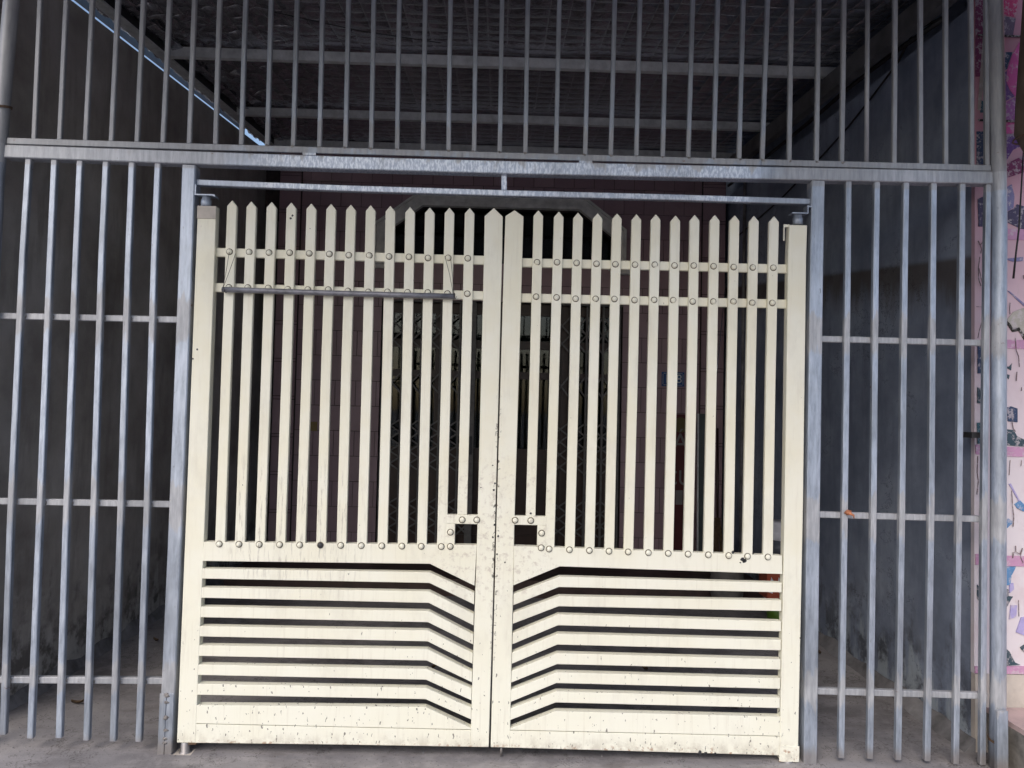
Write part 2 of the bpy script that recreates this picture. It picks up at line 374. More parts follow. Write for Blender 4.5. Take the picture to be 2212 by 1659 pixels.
class Geo:
    def __init__(self): self.v, self.f = [], []
    def add(self, v, f):
        n = len(self.v); self.v += [tuple(p) for p in v]; self.f += [tuple(i + n for i in q) for q in f]; return self
    def box(self, x0, x1, y0, y1, z0, z1):
        return self.add([(x0, y0, z0), (x1, y0, z0), (x1, y1, z0), (x0, y1, z0), (x0, y0, z1), (x1, y0, z1), (x1, y1, z1), (x0, y1, z1)],
                        [(0, 1, 2, 3), (4, 5, 6, 7), (0, 1, 5, 4), (1, 2, 6, 5), (2, 3, 7, 6), (3, 0, 4, 7)])
    def prism(self, poly, y0, y1, ch=0.0):                    # polygon in x,z pushed along y; ch = chamfer of the front edge
        n = len(poly)
        if ch:
            ins = inset(poly, ch)
            v = [(p[0], y0, p[1]) for p in ins] + [(p[0], y0 + ch, p[1]) for p in poly] + [(p[0], y1, p[1]) for p in poly]
            f = [tuple(range(n)), tuple(range(2 * n, 3 * n))]
            for k in (0, 1):
                f += [(k * n + i, k * n + (i + 1) % n, (k + 1) * n + (i + 1) % n, (k + 1) * n + i) for i in range(n)]
        else:
            v = [(p[0], y0, p[1]) for p in poly] + [(p[0], y1, p[1]) for p in poly]
            f = [tuple(range(n)), tuple(range(n, 2 * n))] + [(i, (i + 1) % n, n + (i + 1) % n, n + i) for i in range(n)]
        return self.add(v, f)
    def sweep(self, pts, w, d, ch=0.002):                     # rectangular tube along points (x,y,z) lying in the x,z plane
        pts = [Vector(p) for p in pts]; n = len(pts); prof = []
        a, b = w / 2, d / 2
        prof = [(-a + ch, -b), (a - ch, -b), (a, -b + ch), (a, b - ch), (a - ch, b), (-a + ch, b), (-a, b - ch), (-a, -b + ch)]
        v = []
        for i, p in enumerate(pts):
            t = (pts[min(i + 1, n - 1)] - pts[max(i - 1, 0)]).normalized()
            u = Vector((t.z, 0, -t.x))
            if u.length < 1e-6: u = Vector((1, 0, 0))
            u.normalize(); k = 1.0
            if 0 < i < n - 1:
                t1 = (p - pts[i - 1]).normalized(); k = 1.0 / max(0.3, t.dot(t1))
            nv = t.cross(u).normalized()
            if nv.y < 0: nv = -nv
            v += [p + u * q[0] * k + nv * q[1] for q in prof]
        f = [tuple(range(8)), tuple(range(8 * (n - 1), 8 * n))]
        for i in range(n - 1):
            f += [(8 * i + j, 8 * i + (j + 1) % 8, 8 * i + 8 + (j + 1) % 8, 8 * i + 8 + j) for j in range(8)]
        return self.add(v, f)
    def tube(self, pts, r, n=10):
        pts = [Vector(p) for p in pts]; m = len(pts)
        rr = r if isinstance(r, (list, tuple)) else [r] * m
        v = []; u = None
        for i, p in enumerate(pts):
            t = (pts[min(i + 1, m - 1)] - pts[max(i - 1, 0)]).normalized()
            if u is None:
                u = t.orthogonal().normalized()
            u = (u - t * u.dot(t)).normalized(); w = t.cross(u)
            v += [p + (u * math.cos(2 * math.pi * k / n) + w * math.sin(2 * math.pi * k / n)) * rr[i] for k in range(n)]
        f = [tuple(range(n)), tuple(range(n * (m - 1), n * m))]
        for i in range(m - 1):
            f += [(n * i + j, n * i + (j + 1) % n, n * i + n + (j + 1) % n, n * i + n + j) for j in range(n)]
        return self.add(v, f)
    def lathe(self, c, prof, n=24):                            # prof: (r, z)
        m = len(prof); v = []
        for r, z in prof:
            v += [(c[0] + r * math.cos(2 * math.pi * k / n), c[1] + r * math.sin(2 * math.pi * k / n), c[2] + z) for k in range(n)]
        f = [tuple(range(n)), tuple(range(n * (m - 1), n * m))]
        for i in range(m - 1):
            f += [(n * i + j, n * i + (j + 1) % n, n * i + n + (j + 1) % n, n * i + n + j) for j in range(n)]
        return self.add(v, f)
    def make(self, name, mat, parent=None, **kw): return build(name, self.v, self.f, mat, parent, **kw)
def area2(p): return sum(p[i][0] * p[(i + 1) % len(p)][1] - p[(i + 1) % len(p)][0] * p[i][1] for i in range(len(p)))
def inset(poly, d):
    n = len(poly); s = 1 if area2(poly) > 0 else -1; out = []
    for i in range(n):
        a, b, c = Vector(poly[i - 1]), Vector(poly[i]), Vector(poly[(i + 1) % n])
        e1, e2 = (b - a).normalized(), (c - b).normalized()
        n1, n2 = Vector((-e1.y, e1.x)) * s, Vector((-e2.y, e2.x)) * s
        q = n1 + n2; q = q / max(0.2, q.dot(n1)) if q.length > 1e-6 else n1
        out.append(tuple(b + q * d))
    return out
def clip(poly, a, b, keep_left=True):                          # clip convex polygon by the line a->b
    out = []
    def side(p):
        s = (b[0] - a[0]) * (p[1] - a[1]) - (b[1] - a[1]) * (p[0] - a[0]); return s if keep_left else -s
    for i in range(len(poly)):
        p, q = poly[i], poly[(i + 1) % len(poly)]; sp, sq = side(p), side(q)
        if sp >= 0: out.append(p)
        if (sp > 0 and sq < 0) or (sp < 0 and sq > 0):
            t = sp / (sp - sq); out.append((p[0] + (q[0] - p[0]) * t, p[1] + (q[1] - p[1]) * t))
    return out
def minus(polys, hole):                                        # convex pieces minus a convex hole (counter-clockwise)
    res = []
    for p in polys:
        rest = p
        for i in range(len(hole)):
            a, b = hole[i], hole[(i + 1) % len(hole)]
            o = clip(rest, a, b, False)
            if len(o) > 2 and abs(area2(o)) > 1e-5: res.append(o)
            rest = clip(rest, a, b, True)
            if len(rest) < 3: break
    return res
def rect(x0, x1, z0, z1): return [(x0, z0), (x1, z0), (x1, z1), (x0, z1)]
def text_part(name, s, loc, size, mat, parent, depth=0.0015):
    c = bpy.data.curves.new(name, 'FONT'); c.body = s; c.size = size; c.extrude = depth; c.align_x = 'CENTER'; c.align_y = 'CENTER'
    tmp = bpy.data.objects.new("tmp_text", c); col.objects.link(tmp)
    bpy.context.view_layer.update()
    dg = bpy.context.evaluated_depsgraph_get()
    me = bpy.data.meshes.new_from_object(tmp.evaluated_get(dg))
    bpy.data.objects.remove(tmp); me.materials.clear(); me.materials.append(M[mat]); me.name = name
    me.transform(Matrix.Rotation(R(90), 4, 'X'))
    return put(name, me, loc, parent)
# ------------------------------------------------------------------ measured layout (metres; x across, z up; gate plane y = 0)
UPPER_BARS = [(-2.122,3.353,-2.12,2.721),(-2.004,3.357,-2.006,2.724),(-1.888,3.361,-1.89,2.727),(-1.772,3.365,-1.775,2.731),(-1.657,3.369,-1.66,2.734),(-1.541,3.373,-1.544,2.738),(-1.427,3.377,-1.426,2.741),(-1.313,3.38,-1.308,2.745),(-1.195,3.384,-1.192,2.748),(-1.081,3.388,-1.075,2.752),(-0.963,3.392,-0.958,2.755),(-0.847,3.396,-0.84,2.759),(-0.73,3.4,-0.722,2.72),(-0.615,3.404,-0.606,2.72),(-0.497,3.408,-0.488,2.72),(-0.379,3.412,-0.371,2.72),(-0.263,3.416,-0.255,2.72),(-0.146,3.419,-0.139,2.72),(-0.028,3.423,-0.022,2.717),(0.091,3.427,0.095,2.719),(0.236,3.432,0.235,2.72),(0.37,3.437,0.368,2.72),(0.49,3.441,0.485,2.718),(0.607,3.445,0.602,2.719),(0.73,3.449,0.723,2.72),(0.85,3.453,0.84,2.719),(0.966,3.457,0.957,2.72),(1.085,3.461,1.074,2.72),(1.198,3.464,1.181,2.721),(1.31,3.468,1.305,2.722),(1.437,3.472,1.431,2.722),(1.553,3.476,1.548,2.722),(1.665,3.48,1.664,2.723),(1.792,3.484,1.791,2.723),(1.911,3.488,1.914,2.723),(2.029,3.492,2.031,2.723),(2.147,3.496,2.153,2.723),(2.22,3.499,2.223,2.721)]
LEFT_BARS = [[(-2.14,2.618),(-2.147,2.186),(-2.147,1.048),(-2.135,0.079)],[(-2.025,2.622),(-2.025,2.19),(-2.02,1.051),(-2.016,0.065)],[(-1.911,2.625),(-1.911,2.193),(-1.903,1.053),(-1.892,0.069)],[(-1.795,2.625),(-1.797,2.196),(-1.784,1.055),(-1.772,0.06)],[(-1.679,2.625),(-1.678,2.199),(-1.665,1.058),(-1.657,0.058)],[(-1.563,2.625),(-1.563,2.202),(-1.55,1.06),(-1.545,0.058)]]
RIGHT_BARS = [[(1.58,2.628),(1.58,2.287),(1.574,1.125),(1.566,0.034)],[(1.712,2.629),(1.709,2.29),(1.705,1.128),(1.696,0.032)],[(1.847,2.631),(1.843,2.294),(1.835,1.13),(1.823,0.028)],[(1.975,2.633),(1.973,2.298),(1.969,1.133),(1.955,0.026)],[(2.108,2.636),(2.106,2.301),(2.096,1.136),(2.084,0.013)],[(2.23,2.632),(2.224,2.304),(2.212,1.138),(2.205,0.009)]]
L_PICK = [(-1.222,2.464,-1.22,0.938),(-1.135,2.462,-1.133,0.94),(-1.045,2.462,-1.044,0.941),(-0.956,2.462,-0.954,0.943),(-0.866,2.46,-0.865,0.945),(-0.777,2.461,-0.774,0.947),(-0.688,2.46,-0.684,0.942),(-0.599,2.46,-0.593,0.944),(-0.51,2.459,-0.502,0.945),(-0.421,2.457,-0.413,0.947),(-0.332,2.457,-0.327,0.949),(-0.243,2.459,-0.238,0.951),(-0.152,2.46,-0.151,1.079)]
R_PICK = [(0.16,2.458,0.155,1.082),(0.253,2.455,0.243,0.95),(0.341,2.453,0.334,0.952),(0.43,2.453,0.423,0.954),(0.518,2.454,0.511,0.955),(0.607,2.453,0.597,0.957),(0.695,2.455,0.688,0.959),(0.785,2.452,0.777,0.961),(0.873,2.457,0.866,0.938),(0.965,2.459,0.957,0.94),(1.056,2.46,1.049,0.942),(1.145,2.46,1.134,0.944),(1.237,2.461,1.226,0.945)]
L_SLOTS = [[(-1.293,0.85),(-0.288,0.857),(-0.089,0.764),(-1.292,0.816),(-0.287,0.819),(-0.088,0.732)],[(-1.294,0.772),(-0.289,0.772),(-0.089,0.681),(-1.292,0.733),(-0.288,0.735),(-0.088,0.639)],[(-1.294,0.688),(-0.289,0.684),(-0.089,0.589),(-1.293,0.649),(-0.288,0.648),(-0.088,0.549)],[(-1.295,0.603),(-0.29,0.599),(-0.089,0.505),(-1.293,0.564),(-0.289,0.563),(-0.088,0.467)],[(-1.295,0.519),(-0.29,0.515),(-0.089,0.42),(-1.294,0.48),(-0.289,0.481),(-0.089,0.385)],[(-1.296,0.434),(-0.291,0.431),(-0.09,0.339),(-1.294,0.396),(-0.29,0.394),(-0.089,0.312)],[(-1.296,0.351),(-0.292,0.347),(-0.09,0.26),(-1.295,0.312),(-0.291,0.311),(-0.089,0.228)],[(-1.297,0.265),(-0.292,0.262),(-0.09,0.177),(-1.295,0.22),(-0.291,0.228),(-0.089,0.14)]]
R_SLOTS = [[(1.292,0.842),(0.29,0.857),(0.086,0.769),(1.293,0.802),(0.291,0.811),(0.087,0.73)],[(1.291,0.76),(0.289,0.765),(0.086,0.681),(1.292,0.724),(0.29,0.725),(0.087,0.647)],[(1.291,0.677),(0.289,0.68),(0.086,0.599),(1.291,0.631),(0.289,0.644),(0.087,0.557)],[(1.29,0.587),(0.288,0.596),(0.085,0.509),(1.29,0.549),(0.289,0.559),(0.086,0.472)],[(1.289,0.503),(0.287,0.511),(0.085,0.423),(1.29,0.463),(0.288,0.473),(0.086,0.391)],[(1.289,0.418),(0.287,0.425),(0.085,0.341),(1.289,0.379),(0.287,0.389),(0.085,0.308)],[(1.288,0.333),(0.286,0.342),(0.084,0.256),(1.288,0.294),(0.287,0.305),(0.085,0.227)],[(1.287,0.248),(0.285,0.257),(0.084,0.177),(1.288,0.21),(0.286,0.219),(0.085,0.14)]]
MURAL = [
 ('crimson',[(2.39,3.634),(2.473,3.637),(2.459,3.506),(2.39,3.517)]),
 ('smoke',[(2.39,3.511),(2.459,3.501),(2.444,3.413),(2.39,3.411)]),
 ('navy',[(2.388,3.332),(2.444,3.334),(2.422,3.277),(2.416,3.251),(2.388,3.227)]),
 ('violet',[(2.388,3.225),(2.414,3.239),(2.411,3.19),(2.426,3.149),(2.452,3.117),(2.388,3.081)]),
 ('magenta',[(2.499,3.404),(2.5,3.107),(2.452,3.12),(2.426,3.157),(2.411,3.194),(2.418,3.251),(2.437,3.311),(2.474,3.38)]),
 ('plum',[(2.388,3.075),(2.452,3.111),(2.5,3.103),(2.5,2.998),(2.388,2.995)]),
 ('magenta',[(2.388,2.987),(2.5,2.991),(2.5,2.937),(2.388,2.933)]),
 ('cream',[(2.306,3.552),(2.315,3.552),(2.315,3.322),(2.287,3.044),(2.272,3.044)]),
 ('teal',[(2.298,3.247),(2.321,3.253),(2.297,3.213)]),
 ('teal',[(2.291,3.093),(2.325,3.068),(2.325,3.034),(2.284,3.033)]),
 ('maroon',[(2.26,3.622),(2.305,3.624),(2.305,3.552),(2.283,3.209),(2.261,3.208)]),
 ('violet',[(2.388,2.93),(2.5,2.933),(2.5,2.883),(2.444,2.855),(2.403,2.787),(2.388,2.787)]),
 ('maroon',[(2.388,2.775),(2.498,2.831),(2.5,2.749),(2.388,2.708)]),
 ('slate',[(2.403,2.668),(2.437,2.688),(2.451,2.632),(2.446,2.573),(2.403,2.549)]),
 ('ink',[(2.403,2.549),(2.448,2.571),(2.463,2.592),(2.5,2.582),(2.5,2.471),(2.474,2.477),(2.403,2.509)]),
 ('mauve',[(2.403,2.472),(2.5,2.469),(2.5,2.419),(2.403,2.42)]),
 ('navy',[(2.267,2.94),(2.314,2.941),(2.314,2.781),(2.267,2.779)]),
 ('ink',[(2.273,2.612),(2.306,2.628),(2.307,2.48),(2.277,2.479)]),
 ('slate',[(2.414,2.328),(2.492,2.338),(2.49,2.318),(2.444,2.314),(2.414,2.323)]),
 ('slate',[(2.416,2.174),(2.425,2.172),(2.499,2.113),(2.499,2.099)]),
 ('cement',[(2.414,2.034),(2.444,2.072),(2.499,2.095),(2.499,1.963),(2.473,1.999),(2.44,1.991)]),
 ('black',[(2.412,2.029),(2.425,2.02),(2.442,1.996),(2.473,1.999),(2.484,1.981),(2.499,1.963),(2.499,1.934),(2.483,1.963),(2.47,1.982),(2.44,1.976),(2.425,1.998),(2.412,2.016)]),
 ('mauve',[(2.407,1.939),(2.499,1.941),(2.499,1.895),(2.407,1.897)]),
 ('pine',[(2.414,1.811),(2.425,1.811),(2.438,1.826),(2.433,1.793),(2.414,1.804)]),
 ('pine',[(2.412,1.774),(2.427,1.771),(2.422,1.751),(2.412,1.763)]),
 ('navy',[(2.273,1.906),(2.305,1.907),(2.305,1.797),(2.289,1.775),(2.273,1.775)]),
 ('navy',[(2.414,1.616),(2.433,1.622),(2.464,1.612),(2.464,1.547),(2.418,1.551)]),
 ('pine',[(2.407,1.513),(2.444,1.51),(2.462,1.481),(2.499,1.464),(2.499,1.433),(2.407,1.437)]),
 ('mauve',[(2.407,1.43),(2.499,1.429),(2.499,1.386),(2.407,1.384)]),
 ('blue',[(2.45,1.159),(2.476,1.178),(2.498,1.156),(2.498,1.128),(2.462,1.141)]),
 ('lilac',[(2.423,1.254),(2.432,1.256),(2.475,1.176),(2.469,1.174)]),
 ('pine',[(2.272,1.708),(2.307,1.703),(2.307,1.634),(2.272,1.633)]),
 ('teal',[(2.27,1.54),(2.307,1.543),(2.308,1.442),(2.273,1.441)]),
 ('mauve',[(2.263,1.435),(2.308,1.436),(2.308,1.391),(2.264,1.39)]),
 ('blue',[(2.407,1.083),(2.421,1.091),(2.438,1.08),(2.436,1.068),(2.412,1.045),(2.407,1.045)]),
 ('blue',[(2.462,1.142),(2.498,1.146),(2.498,1.126),(2.484,1.13)]),
 ('mauve',[(2.407,0.917),(2.498,0.918),(2.498,0.87),(2.407,0.869)]),
 ('blue',[(2.407,0.866),(2.456,0.867),(2.434,0.825),(2.429,0.782),(2.407,0.778)]),
 ('lilac',[(2.425,0.786),(2.443,0.79),(2.446,0.761),(2.425,0.743)]),
 ('pine',[(2.407,0.76),(2.42,0.76),(2.421,0.728),(2.441,0.727),(2.43,0.711),(2.412,0.678),(2.407,0.678)]),
 ('lilac',[(2.432,0.687),(2.46,0.686),(2.456,0.633),(2.423,0.621)]),
 ('lilac',[(2.48,0.629),(2.498,0.633),(2.498,0.546),(2.456,0.561)]),
 ('mauve',[(2.263,0.922),(2.283,0.923),(2.283,0.872),(2.264,0.872)]),
 ('pine',[(2.272,0.779),(2.294,0.744),(2.292,0.69),(2.272,0.715)]),
 ('pine',[(2.41,0.483),(2.423,0.472),(2.45,0.421),(2.475,0.411),(2.41,0.406)]),
 ('pine',[(2.477,0.492),(2.498,0.504),(2.498,0.468),(2.481,0.481)]),
 ('mauve',[(2.408,0.403),(2.498,0.405),(2.498,0.37),(2.408,0.368)]),
 ('mauve',[(2.255,0.399),(2.288,0.399),(2.288,0.369),(2.255,0.368)]),
]
CRACKS = [[(2.27,2.409),(2.281,2.387),(2.287,2.369),(2.283,2.347)],[(2.281,2.387),(2.297,2.41)],[(2.279,2.332),(2.272,2.28),(2.273,2.225),(2.285,2.192)],[(2.275,2.277),(2.292,2.2),(2.294,2.182),(2.305,2.171)],[(2.425,2.115),(2.423,2.086),(2.425,2.06)],[(2.451,1.947),(2.455,1.889),(2.466,1.86),(2.47,1.809)],[(2.49,2.249),(2.492,2.231)],[(2.263,2.093),(2.305,2.094)],[(2.289,2.02),(2.276,1.976),(2.27,1.943)],[(2.458,1.786),(2.455,1.743)],[(2.481,1.713),(2.479,1.696)],[(2.425,1.368),(2.423,1.332),(2.42,1.296)],[(2.48,1.369),(2.477,1.34)],[(2.434,1.546),(2.44,1.517),(2.451,1.503)],[(2.432,1.224),(2.438,1.141)],[(2.27,1.383),(2.267,1.303),(2.273,1.267),(2.266,1.202)],[(2.438,1.141),(2.443,1.098),(2.439,1.055)],[(2.451,0.965),(2.452,0.937),(2.44,0.933),(2.438,0.908)],[(2.452,0.937),(2.465,0.93),(2.474,0.926),(2.484,0.955)],[(2.474,0.926),(2.478,0.905),(2.487,0.887)],[(2.465,0.711),(2.467,0.636)],[(2.284,1.138),(2.288,0.915),(2.284,0.815)]]
# ------------------------------------------------------------------ setting: ground
g = Geo(); g.add([(-400, -400, 0), (400, -400, 0), (400, 400, 0), (-400, 400, 0)], [(0, 1, 2, 3)])
tag(g.make('ground', 'ground'), kind='structure')
g = Geo(); nx, ny = 40, 30; vs, fs = [], []
for j in range(ny + 1):
    for i in range(nx + 1):
        x = -2.6 + 5.2 * i / nx; y = -0.9 + 4.2 * j / ny
        e = min(1.0, min(i, nx - i) / 2.0, min(j, ny - j) / 2.0)
        vs.append((x, y, 0.004 + e * (0.002 + 0.004 * math.sin(x * 3.1 + y) * math.sin(y * 2.3 - x))))
for j in range(ny):
    for i in range(nx):
        a = j * (nx + 1) + i; fs.append((a, a + 1, a + nx + 2, a + nx + 1))
g.add(vs, fs); tag(g.make('yard_floor', 'ground', smooth=True), kind='structure')

# ------------------------------------------------------------------ yard walls
def zr(y): return 3.765 + 0.1 * y                              # underside of the roof sheet
def zl(y): return 3.667 + 0.106 * y                            # top of the left wall
def slope_box(x0, x1, y0, y1, b0, b1, t0, t1):
    return [(x0, y0, b0), (x1, y0, b0), (x1, y1, b1), (x0, y1, b1), (x0, y0, t0), (x1, y0, t0), (x1, y1, t1), (x0, y1, t1)], \
           [(0, 1, 2, 3), (4, 5, 6, 7), (0, 1, 5, 4), (1, 2, 6, 5), (2, 3, 7, 6), (3, 0, 4, 7)]
w = thing('side_wall', 'dark brown-grey stained cement wall along the left side of the yard', 'wall', (-2.46, 3.0, 0))
g = Geo(); g.add(*slope_box(-2.52, -2.40, 0.10, 7.2, -0.05, -0.05, zl(0.10), zl(7.2))); g.make('wall_body', 'left_wall', w)
g = Geo()
n = 70
prev = None
for i in range(n + 1):
    y = 0.1 + 3.85 * i / n; dd = 0.035 + 0.03 * mnoise.noise((y * 4.0, 1.0, 0.0)) + 0.006 * random.random()
    cur = [(-2.402, y, 0.0), (-2.402, y, 0.07 + 0.04 * mnoise.noise((y * 5.0, 7.0, 0.0)) + 0.008 * random.random()), (-2.402 + dd, y, 0.0)]
    if prev:
        k = len(g.v); g.add(prev + cur, [(0, 1, 4, 3), (1, 2, 5, 4)])
    prev = cur
g.make('mortar_fillet', 'mortar', w)
g = Geo(); g.box(-4.6, -2.525, 0.06, 0.22, -0.05, 3.66); g.make('return_wall', 'left_wall', w)
w = thing('side_wall', 'blue-grey stained cement wall along the right side of the yard', 'wall', (2.33, 3.0, 0))
g = Geo(); g.add(*slope_box(2.264, 2.40, 0.178, 7.2, -0.05, -0.05, 3.56 + 0.075 * 0.178, 3.56 + 0.075 * 4.4)); g.make('wall_body', 'right_wall', w)
g = Geo(); g.add(*slope_box(2.41, 2.52, 0.40, 7.2, 3.0, 3.0, 4.3, 4.6)); g.make('upper_course', 'right_wall', w)
g = Geo(); prev = None
for i in range(n + 1):
    y = 0.142 + 3.618 * i / n; dd = 0.055 + 0.035 * mnoise.noise((y * 3.0, 2.0, 0.0)) + 0.006 * random.random(); hh = 0.065 + 0.035 * mnoise.noise((y * 3.5, 9.0, 0.0)) + 0.006 * random.random()
    cur = [(2.262, y, 0.0), (2.262, y, hh), (2.262 - dd * 0.45, y, hh * 0.55), (2.262 - dd, y, 0.0)]
    g.add(prev + cur, [(0, 1, 5, 4), (1, 2, 6, 5), (2, 3, 7, 6)]) if prev else g.add(cur, [(0, 1, 2, 3)])
    prev = cur
g.make('mortar_fillet', 'mortar', w)

# ------------------------------------------------------------------ tiled house across the back
YB = 4.0
house = thing('tiled_house', 'pink tiled house front with a wide doorway, seen behind the gate', 'house', (0, YB, 0.15))
ARCH_IN = [(-1.14, 3.00), (1.10, 3.00), (1.10, 3.30), (0.76, 3.56), (-0.80, 3.56), (-1.14, 3.30)]
DOOR = rect(-1.178, 1.218, 0.15, 2.62)
pieces = minus(minus([rect(-2.21, 2.225, 0.0, 4.55)], ARCH_IN), DOOR)
g = Geo()
for p in pieces: g.prism(p, YB, YB + 0.16)
g.make('wall_body', 'grout', house)
TW, TH = 0.2015, 0.247
tile_me = {}
x_anchor, z_anchor = 1.409, 2.047
rows = range(-8, 9)
for r_ in rows:
    z0 = z_anchor + r_ * TH; z1 = z0 + TH
    offx = x_anchor if (r_ % 2 == 0) else x_anchor + TW / 2
    for c_ in range(-20, 4):
        x0 = offx + c_ * TW; x1 = x0 + TW
        a, b = max(x0, -1.998), min(x1, 1.990)
        if b - a < 0.02: continue
        zz0, zz1 = max(z0, 0.152), min(z1, 4.36)
        if zz1 - zz0 < 0.02: continue
        full = rect(a + 0.0025, b - 0.0025, zz0 + 0.0025, zz1 - 0.0025)
        ps = [p for p in minus(minus([full], ARCH_IN), DOOR) if len(p) > 2]
        if not ps: continue
        if len(ps) == 4 or True:
            inside = all(not (min(q[0] for q in full) < max(h[0] for h in H_) and max(q[0] for q in full) > min(h[0] for h in H_)
                     and min(q[1] for q in full) < max(h[1] for h in H_) and max(q[1] for q in full) > min(h[1] for h in H_)) for H_ in (ARCH_IN, DOOR))
        cx, cz = (a + b) / 2, (zz0 + zz1) / 2
        if inside and abs((b - a) - TW) < 1e-4 and abs((zz1 - zz0) - TH) < 1e-4:
            if 'full' not in tile_me:
                g = Geo(); g.prism(rect(-TW / 2 + 0.0025, TW / 2 - 0.0025, -TH / 2 + 0.0025, TH / 2 - 0.0025), -0.008, -0.0005, 0.0015)
                me = bpy.data.meshes.new('tile'); me.from_pydata(g.v, [], g.f); me.materials.append(M['tile']); tile_me['full'] = me
            o = put('tile', tile_me['full'], (cx, YB, cz), house)
            o.rotation_euler = (random.uniform(-.004, .004), 0, random.uniform(-.004, .004))
        else:
            g = Geo()
            for p in ([full] if inside else ps): g.prism(p, YB - 0.008, YB - 0.0005)
            g.make('tile', 'tile', house)
for px0, px1 in ((-2.216, -2.001), (1.993, 2.225)):            # corner pilasters with paired grooves
    pl = put('pilaster', bpy.data.meshes.new('pilaster'), ((px0 + px1) / 2, YB, 0.15), house)
    g = Geo(); g.box(px0, px1, YB - 0.026, YB - 0.009, 0.15, 4.36)
    me = pl.data; me.from_pydata([Vector(v) - WL[pl] for v in g.v], [], g.f); me.materials.append(M['grout'])
    z = 0.16; k = 0
    while z < 4.3:
        hgt = 0.335 if k % 2 == 0 else 0.030
        g = Geo(); g.prism(rect(px0 + 0.004, px1 - 0.004, z + 0.0022, min(z + hgt, 4.35) - 0.0022), YB - 0.036, YB - 0.0262, 0.002)
        g.make('tile', 'tile', pl); z += hgt + 0.002; k += 1
# fanlight surround: stepped moulding
def ring(poly_in, grow0, grow1, y0, y1):
    a = inset(poly_in, -grow0)[:]; b = inset(poly_in, -grow1)[:]
    a[0] = (a[0][0], 3.0); a[1] = (a[1][0], 3.0); b[0] = (b[0][0], 3.0); b[1] = (b[1][0], 3.0)
    g = Geo(); n = len(a)
    for i in range(1, n):
        q = [a[i], a[(i + 1) % n], b[(i + 1) % n], b[i]]
        if area2(q) < 0: q.reverse()
        g.prism(q, y0, y1)
    return g
sur = ring(ARCH_IN, -0.012, 0.03, YB - 0.075, YB - 0.0085).make('fanlight_surround', 'moulding', house)
ring(ARCH_IN, 0.032, 0.065, YB - 0.055, YB - 0.0085).make('moulding', 'moulding', sur)
ring(ARCH_IN, 0.067, 0.105, YB - 0.040, YB - 0.0085).make('moulding', 'moulding', sur)
ring(ARCH_IN, 0.107, 0.130, YB - 0.060, YB - 0.0085).make('moulding', 'moulding', sur)
for sx in (-1.33, 1.06):
    g = Geo(); g.box(sx, sx + 0.23, YB - 0.085, YB - 0.0085, 2.955, 2.998); g.box(sx + 0.02, sx + 0.21, YB - 0.070, YB - 0.0085, 2.915, 2.954); g.make('corbel', 'moulding', sur)
g = Geo(); g.prism(inset(ARCH_IN, 0.001), YB + 0.10, YB + 0.104); g.make('fanlight_pane', 'glass', house)
g = Geo(); g.box(-2.21, 2.225, 2.82, YB - 0.0005, 0.0, 0.148); g.make('doorstep', 'step', house)
# room behind the door
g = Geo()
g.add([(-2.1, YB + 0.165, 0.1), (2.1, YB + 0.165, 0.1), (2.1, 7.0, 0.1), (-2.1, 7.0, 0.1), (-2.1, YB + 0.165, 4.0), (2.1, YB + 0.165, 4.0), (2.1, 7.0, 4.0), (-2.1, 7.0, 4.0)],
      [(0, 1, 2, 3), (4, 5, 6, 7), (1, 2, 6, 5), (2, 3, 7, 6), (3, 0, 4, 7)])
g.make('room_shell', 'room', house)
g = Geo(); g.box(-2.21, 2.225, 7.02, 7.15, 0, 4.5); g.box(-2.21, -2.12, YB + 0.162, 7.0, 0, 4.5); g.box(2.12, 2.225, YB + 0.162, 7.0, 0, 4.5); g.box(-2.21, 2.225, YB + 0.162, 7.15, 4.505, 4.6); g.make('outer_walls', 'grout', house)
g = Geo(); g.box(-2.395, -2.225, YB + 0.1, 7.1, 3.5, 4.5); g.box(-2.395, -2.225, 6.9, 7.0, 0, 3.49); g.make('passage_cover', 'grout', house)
# glazed leaves behind the grille
for k in range(4):
    a = -1.176 + k * 0.5985; b = a + 0.596
    leaf = put('door_leaf', bpy.data.meshes.new('door_leaf'), ((a + b) / 2, YB + 0.12, 0.15), house)
    g = Geo()
    g.box(a, a + 0.07, YB + 0.10, YB + 0.14, 0.151, 2.618); g.box(b - 0.07, b, YB + 0.10, YB + 0.14, 0.151, 2.618)
    zs = [0.151, 0.30, 1.02, 1.16, 1.86, 1.93, 2.16, 2.24, 2.50, 2.618]
    for i in range(0, len(zs), 2): g.box(a + 0.0701, b - 0.0701, YB + 0.102, YB + 0.138, zs[i], zs[i + 1])
    g.box((a + b) / 2 - 0.015, (a + b) / 2 + 0.015, YB + 0.104, YB + 0.136, 1.1601, 2.4999)
    me = leaf.data; me.from_pydata([Vector(v) - WL[leaf] for v in g.v], [], g.f); me.materials.append(M['wood'])
    g = Geo(); g.box(a + 0.071, b - 0.071, YB + 0.108, YB + 0.132, 0.301, 1.019); g.make('door_panel', 'wood', leaf)
    for z0, z1 in ((1.161, 1.859), (1.931, 2.159), (2.241, 2.499)):
        for s in (0, 1):
            x0 = a + 0.071 if s == 0 else (a + b) / 2 + 0.016; x1 = (a + b) / 2 - 0.016 if s == 0 else b - 0.071
            g = Geo(); g.box(x0, x1, YB + 0.118, YB + 0.122, z0, z1); g.make('pane', 'glass', leaf)

